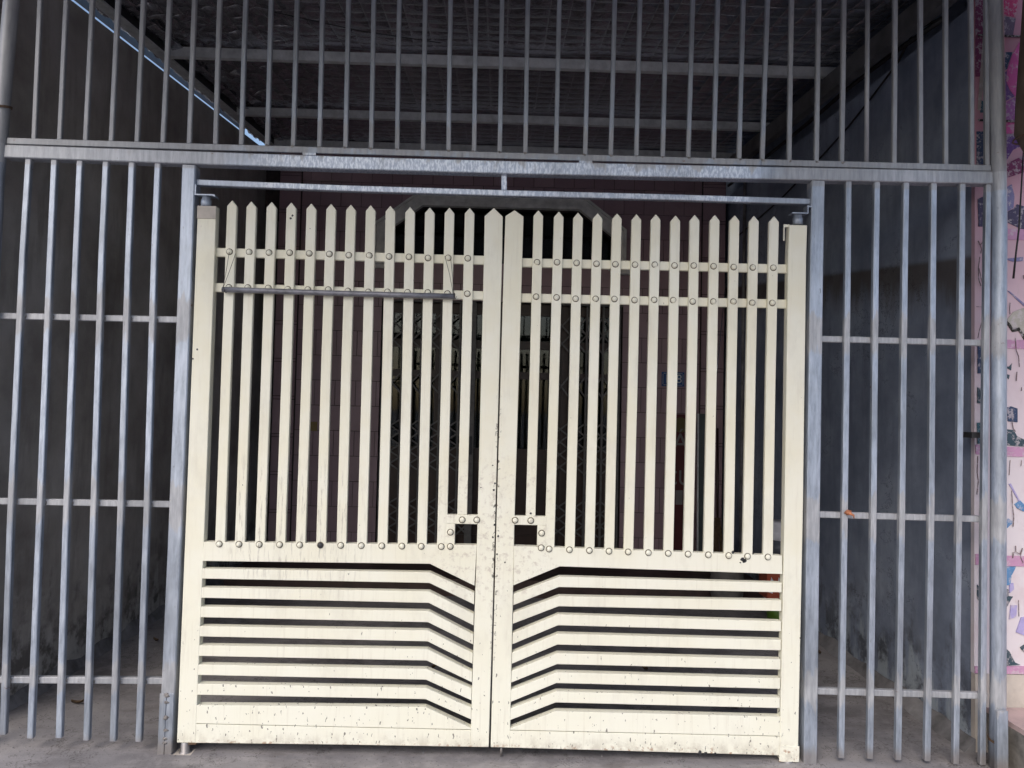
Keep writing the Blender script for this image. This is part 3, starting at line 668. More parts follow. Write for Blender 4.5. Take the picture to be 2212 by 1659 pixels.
# folding scissor gates inside the doorway
def scissor(label, ups, stile_x, group):
    t = thing('scissor_gate', label, 'folding gate', (sum(ups) / len(ups), YB + 0.04, 0.15), group)
    y = YB + 0.04
    for x in ups:
        g = Geo(); g.box(x - 0.009, x + 0.009, y - 0.022, y - 0.012, 0.17, 2.60); g.box(x - 0.009, x + 0.009, y + 0.012, y + 0.022, 0.17, 2.60); g.make('upright', 'grille', t)
    g = Geo(); g.box(stile_x - 0.035, stile_x + 0.035, y - 0.024, y + 0.024, 0.165, 2.602)
    st = g.make('closing_stile', 'grille', t)
    g = Geo(); g.box(stile_x - 0.022, stile_x + 0.022, y - 0.040, y - 0.0245, 1.10, 1.28); g.make('lock_case', 'dark_steel', st)
    g = Geo(); lo, hi = min(ups + [stile_x]), max(ups + [stile_x]); g.box(lo - 0.03, hi + 0.03, y - 0.03, y + 0.03, 2.604, 2.618); g.make('top_track', 'grille', t)
    xs = sorted(ups + [stile_x])
    zones = [(2.13, 2.49, 2), (1.69, 1.90, 1), (0.93, 1.43, 4), (0.30, 0.66, 3)]
    for i in range(len(xs) - 1):
        a, b = xs[i], xs[i + 1]
        for z0, z1, n in zones:
            h = (z1 - z0) / n
            for k in range(n):
                za, zb = z0 + k * h, z0 + (k + 1) * h
                for s in (0, 1):
                    p, q = ((a, y - 0.003 + 0.006 * s, za if s == 0 else zb), (b, y - 0.003 + 0.006 * s, zb if s == 0 else za))
                    g = Geo(); g.sweep([p, q], 0.016, 0.004, 0.0005); g.make('lattice_bar', 'grille', t)
scissor('dark folding scissor gate in the left half of the doorway', [-1.16, -0.97, -0.78, -0.59, -0.40], -0.275, 'folding gates in the doorway')
scissor('dark folding scissor gate pushed to the right side of the doorway', [1.195, 1.03, 0.865, 0.70], 0.535, 'folding gates in the doorway')

# ------------------------------------------------------------------ roof over the yard
roof = thing('shed_roof', 'dark foil-lined shed roof on steel purlins over the yard', 'roof', (0, 1.6, 3.7))
g = Geo(); nx, ny = 230, 280; vs, fs = [], []
for j in range(ny + 1):
    for i in range(nx + 1):
        x = -2.44 + 4.94 * i / nx; y = -2.15 + 6.14 * j / ny  # eave in front of the gate is unseen, lengthened to shade the upper bars
        sag = -0.018 * abs(math.sin((y - 0.3) / 1.32 * math.pi)) - 0.006 * math.sin(x * 7) * math.sin(y * 5)
        q = max(0.0, min(1.0, (-0.9 - x) / 1.1)); q = q * q * (3 - 2 * q)
        cr = abs(mnoise.noise((x * 9.0, y * 9.0, 0.0))) * 0.055 + mnoise.noise((x * 21.0, y * 17.0, 3.0)) * 0.016
        vs.append((x, y, zr(y) + 0.02 + max(-0.018, sag) + q * (cr - 0.012) + 0.0025 * mnoise.noise((x * 14, y * 14, 5.0))))
for j in range(ny):
    for i in range(nx):
        a = j * (nx + 1) + i; fs.append((a, a + 1, a + nx + 2, a + nx + 1))
g.add(vs, fs); g.make('insulation_foil', 'foil', roof, smooth=True)
g = Geo(); vs, fs = [], []
for i in range(121):
    x = -2.44 + 4.94 * i / 120; dz = 0.030 * (1 if i % 4 in (1, 2) else 0)
    for y in (-2.2, 3.995): vs.append((x, y, zr(y) + 0.045 + dz))
for i in range(120): fs.append((2 * i, 2 * i + 1, 2 * i + 3, 2 * i + 2))
g.add(vs, fs); g.make('roof_sheet', 'rafter', roof)
for y in (-2.1, -1.0, 0.28, 1.60, 2.90, 3.93):
    g = Geo(); z = zr(y); g.box(-2.268, 2.36, y - 0.02, y + 0.02, z - 0.068, z - 0.002)
    g.make('purlin', 'purlin', roof)
g = Geo(); g.add(*slope_box(-2.33, -2.27, -2.1, 3.95, zr(-2.1) - 0.055, zr(3.95) - 0.055, zr(-2.1) + 0.0, zr(3.95) + 0.0)); rf = g.make('rafter', 'dark_steel', roof)
g = Geo(); g.add(*slope_box(-2.335, -2.262, -2.1, 3.95, zr(-2.1) - 0.070, zr(3.95) - 0.070, zr(-2.1) - 0.056, zr(3.95) - 0.056)); g.make('flange', 'purlin', rf)
g = Geo(); g.add(*slope_box(2.14, 2.20, -2.1, 3.95, 3.585 - .168, 3.585 + .08 * 3.95, 3.71 - .168, 3.71 + .08 * 3.95)); g.make('rafter', 'rafter', roof)
g = Geo(); g.add(*slope_box(-2.612, -2.60, -2.15, 3.95, zl(-2.15) + 0.170, zl(3.95) + 0.168, zr(-2.15) + 0.40, zr(3.95) + 0.40)); g.make('edge_flashing', 'dark_steel', roof)
# ragged foil fringe hanging along the left rafter
g = Geo(); prev = None
for i in range(70):
    y = -0.2 + 4.1 * i / 69
    cur = [(-2.262, y, zr(y) + 0.004), (-2.235 + 0.02 * random.random(), y, zr(y) - 0.012 - 0.022 * random.random()), (-2.19 + 0.03 * random.random(), y, zr(y) - 0.002 - 0.012 * random.random())]
    if prev: g.add(prev + cur, [(0, 1, 4, 3), (1, 2, 5, 4)])
    prev = cur
g.make('foil_fringe', 'foil', roof, smooth=True)
tag(Geo().tube([(-1.35, 0.9, zr(.9) - .04), (-0.9, 1.1, zr(1.1) - .05), (-0.42, 1.3, zr(1.3) - .03)], 0.003, 6).make('roof_wire', 'black'), 'thin black wire slack under the roof beside the left rafter', 'wire')

# ------------------------------------------------------------------ mural wall, plinth and pink platform on the right
mw = thing('mural_wall', 'cracked pink wall with a painted mural at the right edge', 'wall', (2.9, 0.25, 0))
g = Geo(); g.box(2.26, 3.9, 0.151, 0.177, 0.365, 4.4); g.box(2.405, 3.9, 0.1775, 0.36, 0.365, 4.4); g.make('wall_body', 'mural', mw)
g = Geo(); g.box(2.262, 3.9, 0.146, 0.1765, 0.0, 0.364); g.make('plinth', 'plinth', mw)
lv = 0
for c_, p in MURAL:
    lv += 1
    if c_ == 'mauve': p = [(3.6 if q[0] > 2.49 else q[0], q[1]) for q in p]
    p = [(max(q[0], 2.2605), q[1]) for q in p]
    if area2(p) < 0: p = p[::-1]
    g = Geo(); g.prism(p, 0.1505 - 0.0008 - 0.00012 * lv, 0.1512)
    g.make('painted_patch', 'm_' + c_, mw)
for q in CRACKS:
    g = Geo(); g.sweep([(a, 0.1425, b) for a, b in q], 0.0016 + 0.0022 * random.random(), 0.004, 0.0003); g.make('crack', 'm_hairline', mw)
for z, a, b in ((3.409, 2.27, 3.6), (2.993, 2.27, 3.6)):
    g = Geo(); g.box(a, b, 0.1405, 0.146, z - 0.004, z + 0.004); g.make('dark_seam', 'm_black', mw)
pf = thing('raised_platform', 'low pink-topped concrete platform at the foot of the mural wall', 'platform', (3.0, -0.9, 0))
g = Geo(); prev = None
for i in range(30):
    y = 0.145 - 2.6 * i / 29; j1, j2 = random.uniform(-.006, .006), random.uniform(-.012, .012)
    cur = [(2.325 + j2, y, 0.0), (2.315 + j1 * 1.5, y, 0.10), (2.308 + j1, y, 0.190), (4.0, y, 0.190), (4.0, y, 0.0)]
    if prev: g.add(prev + cur, [(k, k + 1, k + 6, k + 5) for k in range(4)])
    else: g.add(cur, [(0, 1, 2, 3, 4)])
    prev = cur
g.add(prev, [(0, 1, 2, 3, 4)]); g.make('kerb_side', 'kerb', pf)
g = Geo(); g.box(2.311, 4.0, -2.45, 0.143, 0.1905, 0.213); g.make('slab', 'slab', pf)
# hanging brown roll and black cable in front of the mural
hr = thing('canvas_roll', 'dull brown rolled canvas hanging in front of the mural', 'canvas', (2.43, -0.13, 2.72))
M['canvas'] = mat_plain("brown_canvas", (0.115, 0.085, 0.065), 0.85, 0, 0.3, 9, 0.4)
g = Geo(); g.tube([(2.455, -0.13, 3.62), (2.436, -0.13, 3.3), (2.418, -0.13, 3.0), (2.408, -0.13, 2.84), (2.41, -0.13, 2.76), (2.43, -0.13, 2.725)], [0.125, 0.126, 0.13, 0.128, 0.09, 0.03], 18); g.make('roll', 'canvas', hr, smooth=True)
g = Geo(); g.tube([(2.405 + 0.131 * math.cos(a / 18 * 2 * math.pi), -0.13 + 0.131 * math.sin(a / 18 * 2 * math.pi), 2.83 + 0.02 * math.cos(a / 9 * math.pi)) for a in range(19)], 0.004, 6); g.make('tie_cord', 'wire', hr)
tag(Geo().tube([(2.50, 0.08, 3.7), (2.470, 0.08, 3.2), (2.444, 0.08, 2.805), (2.424, 0.08, 2.459), (2.409, 0.08, 2.336), (2.397, 0.08, 2.22)], [0.003] * 3 + [0.004, 0.004, 0.005], 8).make('cable', 'black', smooth=True), 'loose black cable end dangling in front of the mural', 'cable')

# ------------------------------------------------------------------ cables and pipes on the right wall
tag(Geo().tube([(2.22, 0.36, 3.61), (2.22, .608, 3.669), (2.235, .796, 3.588), (2.24, 1.076, 3.521), (2.245, 1.416, 3.453), (2.245, 1.788, 3.398), (2.25, 2.6, 3.31), (2.25, 3.9, 3.25)], 0.006, 8).make('cable', 'black', smooth=True), 'black cable sagging down the blue-grey right wall', 'cable')
tag(Geo().tube([(2.225, 0.36, 3.60), (2.225, .83, 3.655), (2.225, 1.442, 3.695), (2.225, 1.819, 3.70), (2.225, 2.781, 3.745), (2.225, 3.9, 3.82)], 0.014, 10).make('cable', 'black', smooth=True), 'thick black cable along the top of the right wall', 'cable')
tag(Geo().tube([(2.24, 3.45, 3.85), (2.24, 3.45, 0.0)], 0.014, 10).make('conduit_pipe', 'mortar', smooth=True), 'thin grey conduit pipe standing in the back right corner', 'pipe')

# ------------------------------------------------------------------ small things at the house front
M['plate_blue'] = mat_plain("enamel_blue", (0.012, 0.07, 0.24), 0.35, 0, 0.15, 30, 0)
M['plate_white'] = mat_plain("enamel_white", (0.72, 0.74, 0.76), 0.4, 0, 0.05, 30, 0)
npl = thing('house_number_plate', 'blue enamel house number plate with white figures on pink tiles', 'number plate', (1.724, YB - 0.012, 1.82))
g = Geo(); g.prism(rect(1.611, 1.837, 1.820, 1.962), YB - 0.014, YB - 0.0085, 0.001); g.make('plate', 'plate_blue', npl)
for x0, x1, z0, z1 in ((1.630, 1.818, 1.832, 1.835), (1.630, 1.818, 1.947, 1.950), (1.623, 1.626, 1.840, 1.942), (1.822, 1.825, 1.840, 1.942)):
    g = Geo(); g.box(x0, x1, YB - 0.0152, YB - 0.0141, z0, z1); g.make('border_line', 'plate_white', npl)
text_part('figure', "1", (1.663, YB - 0.0155, 1.891), 0.12, 'plate_white', npl); text_part('figure', "8", (1.784, YB - 0.0155, 1.891), 0.12, 'plate_white', npl)
M['banner_red'] = mat_plain("banner_red", (0.085, 0.010, 0.014), 0.6, 0, 0.2, 12, 0.1)
M['banner_white'] = mat_plain("banner_white", (0.20, 0.18, 0.18), 0.6, 0, 0.1, 12, 0)
M['banner_gold'] = mat_plain("banner_gold", (0.11, 0.085, 0.025), 0.6, 0, 0.1, 12, 0)
bn = thing('red_banner', 'tall red banner with white letters standing against the tiles', 'banner', (1.80, YB - 0.06, 0.15))
g = Geo(); g.box(1.70, 1.925, YB - 0.062, YB - 0.052, 0.152, 1.545); g.make('board', 'banner_red', bn)
g = Geo(); g.add([(1.795 + 0.075 * math.cos(a * math.pi / 12), YB - 0.0635, 1.44 + 0.075 * math.sin(a * math.pi / 12)) for a in range(24)] + [(1.795, YB - 0.0635, 1.44)], [(a, (a + 1) % 24, 24) for a in range(24)]); g.make('gold_disc', 'banner_gold', bn)
text_part('letter', "\u00c1", (1.795, YB - 0.064, 1.265), 0.24, 'banner_white', bn); text_part('letter', "CU", (1.775, YB - 0.064, 0.915), 0.21, 'banner_white', bn)
g = Geo(); g.box(1.755, 1.825, YB - 0.0640, YB - 0.0621, 0.66, 0.80); g.make('picture_patch', 'banner_white', bn)
M['board_grey'] = mat_plain("grey_green_board", (0.075, 0.095, 0.10), 0.6, 0, 0.3, 6, 0.1)
bd = thing('leaning_board', 'dark grey-green board with a pale edge leaning at the right pilaster', 'board', (2.02, YB - 0.12, 0.15))
g = Geo(); g.add(*[[(x, y + (0.05 if z > 1 else 0), z) for x, y, z in Geo().box(1.970, 2.09, YB - 0.13, YB - 0.115, 0.15, 1.555).v], Geo().box(0, 1, 0, 1, 0, 1).f]); g.make('panel', 'board_grey', bd)
g = Geo(); g.add(*[[(x, y + (0.05 if z > 1 else 0), z) for x, y, z in Geo().box(1.956, 1.9695, YB - 0.132, YB - 0.113, 0.15, 1.556).v], Geo().box(0, 1, 0, 1, 0, 1).f]); g.make('edge_strip', 'purlin', bd)
M['chrome'] = mat_plain("bright_steel", (0.75, 0.75, 0.78), 0.15, 1.0, 0.05, 40, 0)
tag(Geo().tube([(2.150, 3.72, 2.75), (2.010, 3.72, 1.17)], 0.005, 8).make('steel_rod', 'chrome', smooth=True), 'thin shiny steel rod leaning near the right pilaster', 'rod')
sw = thing('wall_switch', 'small dull yellow switch plate on the left pink tiles', 'switch', (-1.806, YB - 0.012, 1.343))
M['switch'] = mat_plain("yellowed_plastic", (0.26, 0.19, 0.07), 0.5, 0, 0.1, 20, 0)
g = Geo(); g.prism(rect(-1.836, -1.776, 1.298, 1.388), YB - 0.022, YB - 0.0085, 0.003); g.make('plate', 'switch', sw)
g = Geo(); g.box(-1.818, -1.794, YB - 0.026, YB - 0.0221, 1.325, 1.361); g.make('rocker', 'switch', sw)
br = thing('straw_broom', 'brown straw broom propped against the house beside the board', 'broom', (1.98, 3.30, 0.15))
M['straw'] = mat_plain("broom_straw", (0.10, 0.06, 0.03), 0.85, 0, 0.5, 40, 0.4)
g = Geo(); g.tube([(2.06, 3.60, 1.42), (2.00, 3.36, 0.58)], 0.012, 8); g.make('handle', 'wood', br, smooth=True)
g = Geo()
for i in range(34):
    a = random.uniform(-1, 1); b_ = random.uniform(-1, 1)
    g.tube([(2.0 + a * .018, 3.36 + b_ * .012, 0.62), (1.99 + a * .055, 3.32 + b_ * .03, 0.38), (1.975 + a * .10, 3.27 + b_ * .04, 0.155)], 0.006, 4)
g.make('bristles', 'straw', br)
M['pot'] = mat_plain("grey_clay", (0.14, 0.13, 0.125), 0.8, 0, 0.3, 12, 0.2)
tp = thing('clay_pot', 'round grey clay pot standing on the yard floor by the step', 'pot', (1.86, 2.62, 0))
g = Geo(); g.lathe((1.86, 2.62, 0.006), [(0.06, 0), (0.10, 0.03), (0.128, 0.12), (0.133, 0.22), (0.120, 0.33), (0.095, 0.40), (0.092, 0.405), (0.080, 0.39), (0.11, 0.25), (0.05, 0.05)], 28); g.make('body', 'pot', tp, smooth=True)
g = Geo(); g.lathe((1.86, 2.62, 0.400), [(0.092, 0.0), (0.108, 0.008), (0.108, 0.028), (0.094, 0.034), (0.088, 0.028)], 28); g.make('rim', 'pot', tp, smooth=True)
M['green_plastic'] = mat_plain("green_plastic", (0.085, 0.17, 0.02), 0.35, 0, 0.15, 20, 0)
M['orange_print'] = mat_plain("orange_print", (0.36, 0.075, 0.035), 0.5, 0, 0.15, 20, 0)
M['white_plastic'] = mat_plain("white_plastic", (0.72, 0.72, 0.80), 0.35, 0, 0.05, 20, 0)
M['teal_plastic'] = mat_plain("teal_plastic", (0.01, 0.10, 0.11), 0.35, 0, 0.1, 20, 0)
M['grey_plastic'] = mat_plain("clear_grey_plastic", (0.10, 0.11, 0.14), 0.25, 0, 0.1, 20, 0)
sx, sy = 2.128, 2.19
bk = thing('green_bucket', 'bright green plastic bucket with white rim by the right wall', 'bucket', (sx, sy, 0))
g = Geo(); g.lathe((sx, sy, 0.006), [(0.086, 0), (0.092, 0.004), (0.106, 0.165), (0.100, 0.165), (0.085, 0.01)], 28); g.make('body', 'green_plastic', bk, smooth=True)
g = Geo(); g.lathe((sx, sy, 0.171), [(0.10, 0), (0.112, 0.002), (0.113, 0.035), (0.10, 0.038), (0.05, 0.036)], 28); g.make('rim', 'white_plastic', bk, smooth=True)
g = Geo(); g.tube([(sx + 0.112 * math.cos(a), sy - 0.02 - 0.06 * math.sin(max(0, a)) , 0.19 - 0.10 * math.sin(a)) for a in [math.pi * k / 14 for k in range(15)]], 0.002, 6); g.make('handle', 'wire', bk)
cn = thing('orange_carton', 'orange and white carton stacked on the green bucket', 'carton', (sx, sy, 0.21))
g = Geo(); g.box(sx - 0.13, sx + 0.11, sy - 0.08, sy + 0.09, 0.211, 0.40); g.make('box', 'orange_print', cn)
for k in range(4):
    x = sx - 0.12 + 0.055 * k
    g = Geo(); g.prism([(x, 0.26 + 0.02 * (k % 2)), (x + 0.03, 0.25), (x + 0.045, 0.33), (x + 0.02, 0.37)], sy - 0.0812, sy - 0.0801); g.make('printed_mark', 'white_plastic', cn)
tb = thing('lidded_tub', 'white lidded plastic tub with teal base on the carton', 'tub', (sx + 0.0, sy, 0.40))
g = Geo(); g.lathe((sx, sy, 0.401), [(0.085, 0), (0.094, 0.004), (0.098, 0.10), (0.0, 0.101)], 28); g.make('base', 'teal_plastic', tb, smooth=True)
g = Geo(); g.lathe((sx, sy, 0.5025), [(0.097, 0), (0.098, 0.003), (0.099, 0.008), (0.0, 0.009)], 28); g.make('yellow_line', 'switch', tb, smooth=True)
g = Geo(); g.lathe((sx, sy, 0.512), [(0.096, 0), (0.098, 0.12), (0.0, 0.121)], 28); g.make('body', 'grey_plastic', tb, smooth=True)
g = Geo(); g.lathe((sx, sy, 0.634), [(0.10, 0), (0.108, 0.005), (0.108, 0.05), (0.102, 0.055), (0.104, 0.06), (0.100, 0.125), (0.09, 0.135), (0.0, 0.137)], 28); g.make('lid', 'white_plastic', tb, smooth=True)
M['leaf'] = mat_plain("dry_leaf", (0.09, 0.055, 0.03), 0.8, 0, 0.4, 60, 0.2)
for (x, y), lab in zip(((0.913, 1.154), (-0.345, 1.119), (2.12, 1.50), (-2.164, 1.524), (-2.095, 0.513), (1.269, 0.588)),
                       ('curled brown leaf on the floor behind the right gate leaf', 'small dry leaf on the floor behind the centre of the gate', 'dry leaf beside the right wall foot',
                        'dry leaf near the left wall foot, deep in the yard', 'dark twig-like leaf behind the left bars near the front', 'dry leaf behind the lowest slot of the right gate leaf')):
    g = Geo(); a = random.uniform(0, 6.28); L = 0.030
    pts = []
    for i in range(7):
        t_ = i / 6 * 2 - 1; w_ = 0.011 * (1 - t_ * t_) + 0.001
        for s in (-1, 0, 1):
            lx, ly = t_ * L, s * w_
            pts.append((x + lx * math.cos(a) - ly * math.sin(a), y + lx * math.sin(a) + ly * math.cos(a), 0.014 + 0.012 * abs(s) + 0.010 * t_ * t_))
    g.add(pts, [(3 * i + k, 3 * i + k + 1, 3 * i + k + 4, 3 * i + k + 3) for i in range(6) for k in (0, 1)])
    tag(g.make('dry_leaf', 'leaf', smooth=True), lab, 'leaf', 'dry leaves on the yard floor')

# ------------------------------------------------------------------ pipe posts
def pipe_post(label, pts, r, tie):
    t = thing('pipe_post', label, 'post', (pts[-1][0], pts[-1][1], 0), 'round pipe posts')
    Geo().tube(pts, r, 28).make('pipe', 'pipe', t, smooth=True)
    for (tx, ty, tz) in tie:
        g = Geo()
        for q in (0, 0.006):
            g.tube([(tx + (r + 0.004) * math.cos(k / 10 * math.pi), ty + (r + 0.004) * math.sin(k / 10 * math.pi), tz + q + 0.008 * math.sin(k / 10 * math.pi)) for k in range(21)], 0.0025, 6)
        g.make('tie_wire', 'wire', t)
    return t
pipe_post('round galvanised pipe post at the left edge, cut by the frame', [(-2.243, 0.0, 3.72), (-2.245, 0, 3.349), (-2.259, 0, 2.994), (-2.267, 0, 2.713), (-2.274, 0, 2.537), (-2.274, 0, 0)], 0.032, [(-2.262, 0, 2.854)])
pipe_post('round galvanised pipe post between the bars and the mural', [(2.250, 0, 3.72), (2.256, 0, 3.5), (2.268, 0, 2.92), (2.275, 0, 2.419), (2.273, 0, 2.164), (2.271, 0, 1.139), (2.270, 0, .313), (2.264, 0, 0)], 0.0325, [(2.268, 0, 0.124)])

# ------------------------------------------------------------------ upper grille
ug = thing('upper_grille', 'row of thin upright steel bars on a rail above the gate', 'grille', (0, 0.01, 2.69))
weld_me = []
for s in range(3):
    bm = bmesh.new(); bmesh.ops.create_icosphere(bm, subdivisions=2, radius=0.008)
    for v in bm.verts: v.co = Vector((v.co.x * 1.5, v.co.y * 0.7, v.co.z * 0.8)) * (1 + random.uniform(-.28, .28))
    me = bpy.data.meshes.new('weld_bead'); bm.to_mesh(me); bm.free(); me.materials.append(M['weld']); weld_me.append(me)
for i, (xa, za, xb, zb) in enumerate(UPPER_BARS):
    k = (3.62 - za) / (za - zb); top = (xa + (xa - xb) * k, 0.011, 3.62)
    g = Geo()
    if i == 32: g.tube([top, (xb, 0.011, 2.7195)], 0.0105, 12)
    else: g.sweep([top, ((top[0] + xb) / 2 + random.uniform(-.0015, .0015), 0.011, 3.17), (xb, 0.011, 2.7195)], 0.0205, 0.02, 0.003)
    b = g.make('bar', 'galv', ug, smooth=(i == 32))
    if 9 <= i <= 31:
        o = put('weld_bead', weld_me[i % 3], (xb + random.uniform(-.004, .004), 0.001, 2.7165), b); o.rotation_euler = (0, random.uniform(-.5, .5), 0)
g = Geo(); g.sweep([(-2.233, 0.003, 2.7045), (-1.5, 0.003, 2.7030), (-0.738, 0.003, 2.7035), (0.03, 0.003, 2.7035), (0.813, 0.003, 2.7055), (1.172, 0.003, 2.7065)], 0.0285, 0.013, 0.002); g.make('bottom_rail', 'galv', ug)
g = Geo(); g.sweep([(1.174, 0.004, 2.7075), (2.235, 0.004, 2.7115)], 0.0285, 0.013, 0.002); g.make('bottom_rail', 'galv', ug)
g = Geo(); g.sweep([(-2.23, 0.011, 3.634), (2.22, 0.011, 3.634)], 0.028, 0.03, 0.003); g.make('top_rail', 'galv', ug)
for x, z in ((-0.879, 2.683), (0.371, 2.683)):
    g = Geo(); g.box(x - 0.032, x + 0.028, -0.0085, -0.005, z - 0.006, z + 0.007); g.make('tab', 'galv', ug)

# ------------------------------------------------------------------ fixed steel gate frame with side bars
fr = thing('barred_fence', 'galvanised steel gate frame with posts, beam and barred side panels', 'fence', (0, 0.02, 0))
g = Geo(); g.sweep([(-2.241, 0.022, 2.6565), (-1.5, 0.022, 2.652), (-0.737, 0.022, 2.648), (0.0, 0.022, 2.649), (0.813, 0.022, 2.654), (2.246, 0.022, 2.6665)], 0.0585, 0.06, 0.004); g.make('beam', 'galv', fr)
pl = Geo().sweep([(-1.420, 0.024, 2.6175), (-1.418, 0.024, 2.206), (-1.4175, 0.024, 1.063), (-1.421, 0.024, 0.28), (-1.4225, 0.024, 0.004)], 0.0595, 0.06, 0.004).make('post', 'galv', fr)
g = Geo(); g.prism([(-1.4545, 0.001), (-1.4265, 0.001), (-1.4255, 0.272), (-1.4535, 0.272)], -0.0105, -0.0062, 0.001); g.make('patch_plate', 'galv', pl)
g = Geo(); g.prism([(-1.4235, 0.001), (-1.3935, 0.001), (-1.3925, 0.272), (-1.4225, 0.272)], -0.0105, -0.0062, 0.001); g.make('patch_plate', 'galv', pl)
for q in (0.06, 0.078, 0.115, 0.165, 0.172, 0.235, 0.262, 0.269): put('weld_bead', weld_me[int(q * 1000) % 3], (-1.4243 + random.uniform(-.003, .003), -0.0095, q), pl)
Geo().sweep([(1.4365, 0.024, 2.628), (1.433, 0.024, 2.283), (1.427, 0.024, 1.122), (1.4235, 0.024, 0.004)], 0.060, 0.06, 0.004).make('post', 'galv', fr)
Geo().sweep([(-1.389, 0.030, 2.5465), (-0.734, 0.030, 2.539), (0.02, 0.030, 2.5375), (0.816, 0.030, 2.540), (1.405, 0.030, 2.538)], 0.0275, 0.03, 0.003).make('transom_rail', 'galv', fr)
Geo().sweep([(0.0, 0.030, 2.6195), (0.002, 0.030, 2.5525)], 0.026, 0.026, 0.003).make('hanger', 'galv', fr)
for bars, ztop in ((LEFT_BARS, 2.6225), (RIGHT_BARS, 2.632)):
    for b in bars:
        pts = [(b[0][0], 0.0135, b[0][1])] + [(q[0], 0.0135, q[1]) for q in b[1:]]
        if bars is RIGHT_BARS: pts[0] = (pts[0][0], 0.0135, 2.6345 + 0.0085 * (pts[0][0] - 1.58))
        else: pts[0] = (pts[0][0], 0.0135, 2.6265 - 0.006 * (pts[0][0] + 2.14))
        x, y, z = pts[-1]; pts[-1] = (x, y, max(z, 0.012))
        Geo().sweep(pts, 0.0262, 0.025, 0.003).make('side_bar', 'galv', fr)
for a, b in (((-2.250, 1.919), (-1.449, 1.922)), ((-2.250, 1.090), (-1.448, 1.092)), ((-2.250, 0.304), (-1.4515, 0.312)),
             ((1.463, 1.908), (2.243, 1.908)), ((1.458, 1.107), (2.241, 1.101)), ((1.4555, 0.315), (2.240, 0.306))):
    sr = Geo().sweep([(a[0], 0.040, a[1]), (b[0], 0.040, b[1])], 0.0285, 0.026, 0.003).make('side_rail', 'galv', fr)
    for bb in (LEFT_BARS if a[0] < 0 else RIGHT_BARS):
        zc = (a[1] + b[1]) / 2
        k = 1 if zc > 1.5 else 2
        p0, p1 = (bb[1], bb[2]) if zc > 1.06 else (bb[2], bb[3])
        xx = p0[0] + (p1[0] - p0[0]) * (zc - p0[1]) / (p1[1] - p0[1])
        if xx + 0.015 > b[0]: continue
        o = put('weld_bead', weld_me[random.randrange(3)], (xx + 0.015, 0.0275, zc + random.uniform(-.004, .004)), sr); o.rotation_euler = (0, 1.5 + random.uniform(-.3, .3), 0); o.scale = (0.8, 0.8, 0.6)
Geo().box(2.185, 2.262, 0.055, 0.150, 1.470, 1.496).make('wall_bracket', 'dark_steel', fr)
oc = thing('steel_offcut', 'short square steel tube offcut leaning on the right pipe post', 'tube', (2.236, -0.05, 0))
Geo().sweep([(2.253, -0.046, 0.274), (2.243, -0.062, 0.008)], 0.048, 0.024, 0.002).make('tube', 'galv', oc)
M['rag'] = mat_plain("orange_rag", (0.42, 0.16, 0.08), 0.8, 0, 0.4, 50, 0.3)
rg = thing('rag_knot', 'small orange-brown rag knotted on a right side bar', 'rag', (1.58, -0.01, 1.12))
bm = bmesh.new(); bmesh.ops.create_icosphere(bm, subdivisions=3, radius=0.016)
for v in bm.verts:
    k = 1 + 0.22 * math.sin(v.co.x * 380) * math.cos(v.co.z * 300 + v.co.y * 200); v.co = Vector((v.co.x * 1.0, v.co.y * 0.55, v.co.z * 0.75)) * k
me = bpy.data.meshes.new('knot'); bm.to_mesh(me); bm.free(); me.materials.append(M['rag'])
for p in me.polygons: p.use_smooth = True
put('knot', me, (1.583, -0.007, 1.124), rg)
Geo().tube([(1.590, -0.010, 1.120), (1.605, -0.014, 1.112), (1.608, -0.012, 1.098)], [0.006, 0.005, 0.002], 8).make('loose_end', 'rag', rg, smooth=True)

# ------------------------------------------------------------------ gate leaves
def bolt_mesh(tilted=False):
    g = Geo(); n = 16; prof = [(0.0150, 0.0), (0.0148, 0.0010), (0.0116, 0.0012), (0.0116, 0.0040), (0.0102, 0.0082), (0.0066, 0.0110), (0.0, 0.0122)]
    v = []; f = []
    for r, h in prof[:-1]: v += [(r * math.cos(2 * math.pi * k / n), -h, r * math.sin(2 * math.pi * k / n)) for k in range(n)]
    v.append((0, -prof[-1][1], 0)); m = len(prof) - 1; fm = []
    for i in range(m - 1):
        for j in range(n): f.append((n * i + j, n * i + (j + 1) % n, n * i + n + (j + 1) % n, n * i + n + j)); fm.append(1 if i < 2 else 0)
    for j in range(n): f.append((n * (m - 1) + j, n * (m - 1) + (j + 1) % n, n * m)); fm.append(0)
    me = bpy.data.meshes.new('bolt'); me.from_pydata(v, [], f); me.materials.append(M['cream']); me.materials.append(M['bolt_ring'])
    bm = bmesh.new(); bm.from_mesh(me); bmesh.ops.recalc_face_normals(bm, faces=bm.faces[:]); bm.to_mesh(me); bm.free()
    for p, q in zip(me.polygons, fm): p.material_index = q; p.use_smooth = True
    return me
BOLT = bolt_mesh()
BOLT_BARE = bolt_mesh(); BOLT_BARE.materials[0] = M['dark_steel']
def lerp(a, b, t): return a + (b - a) * t
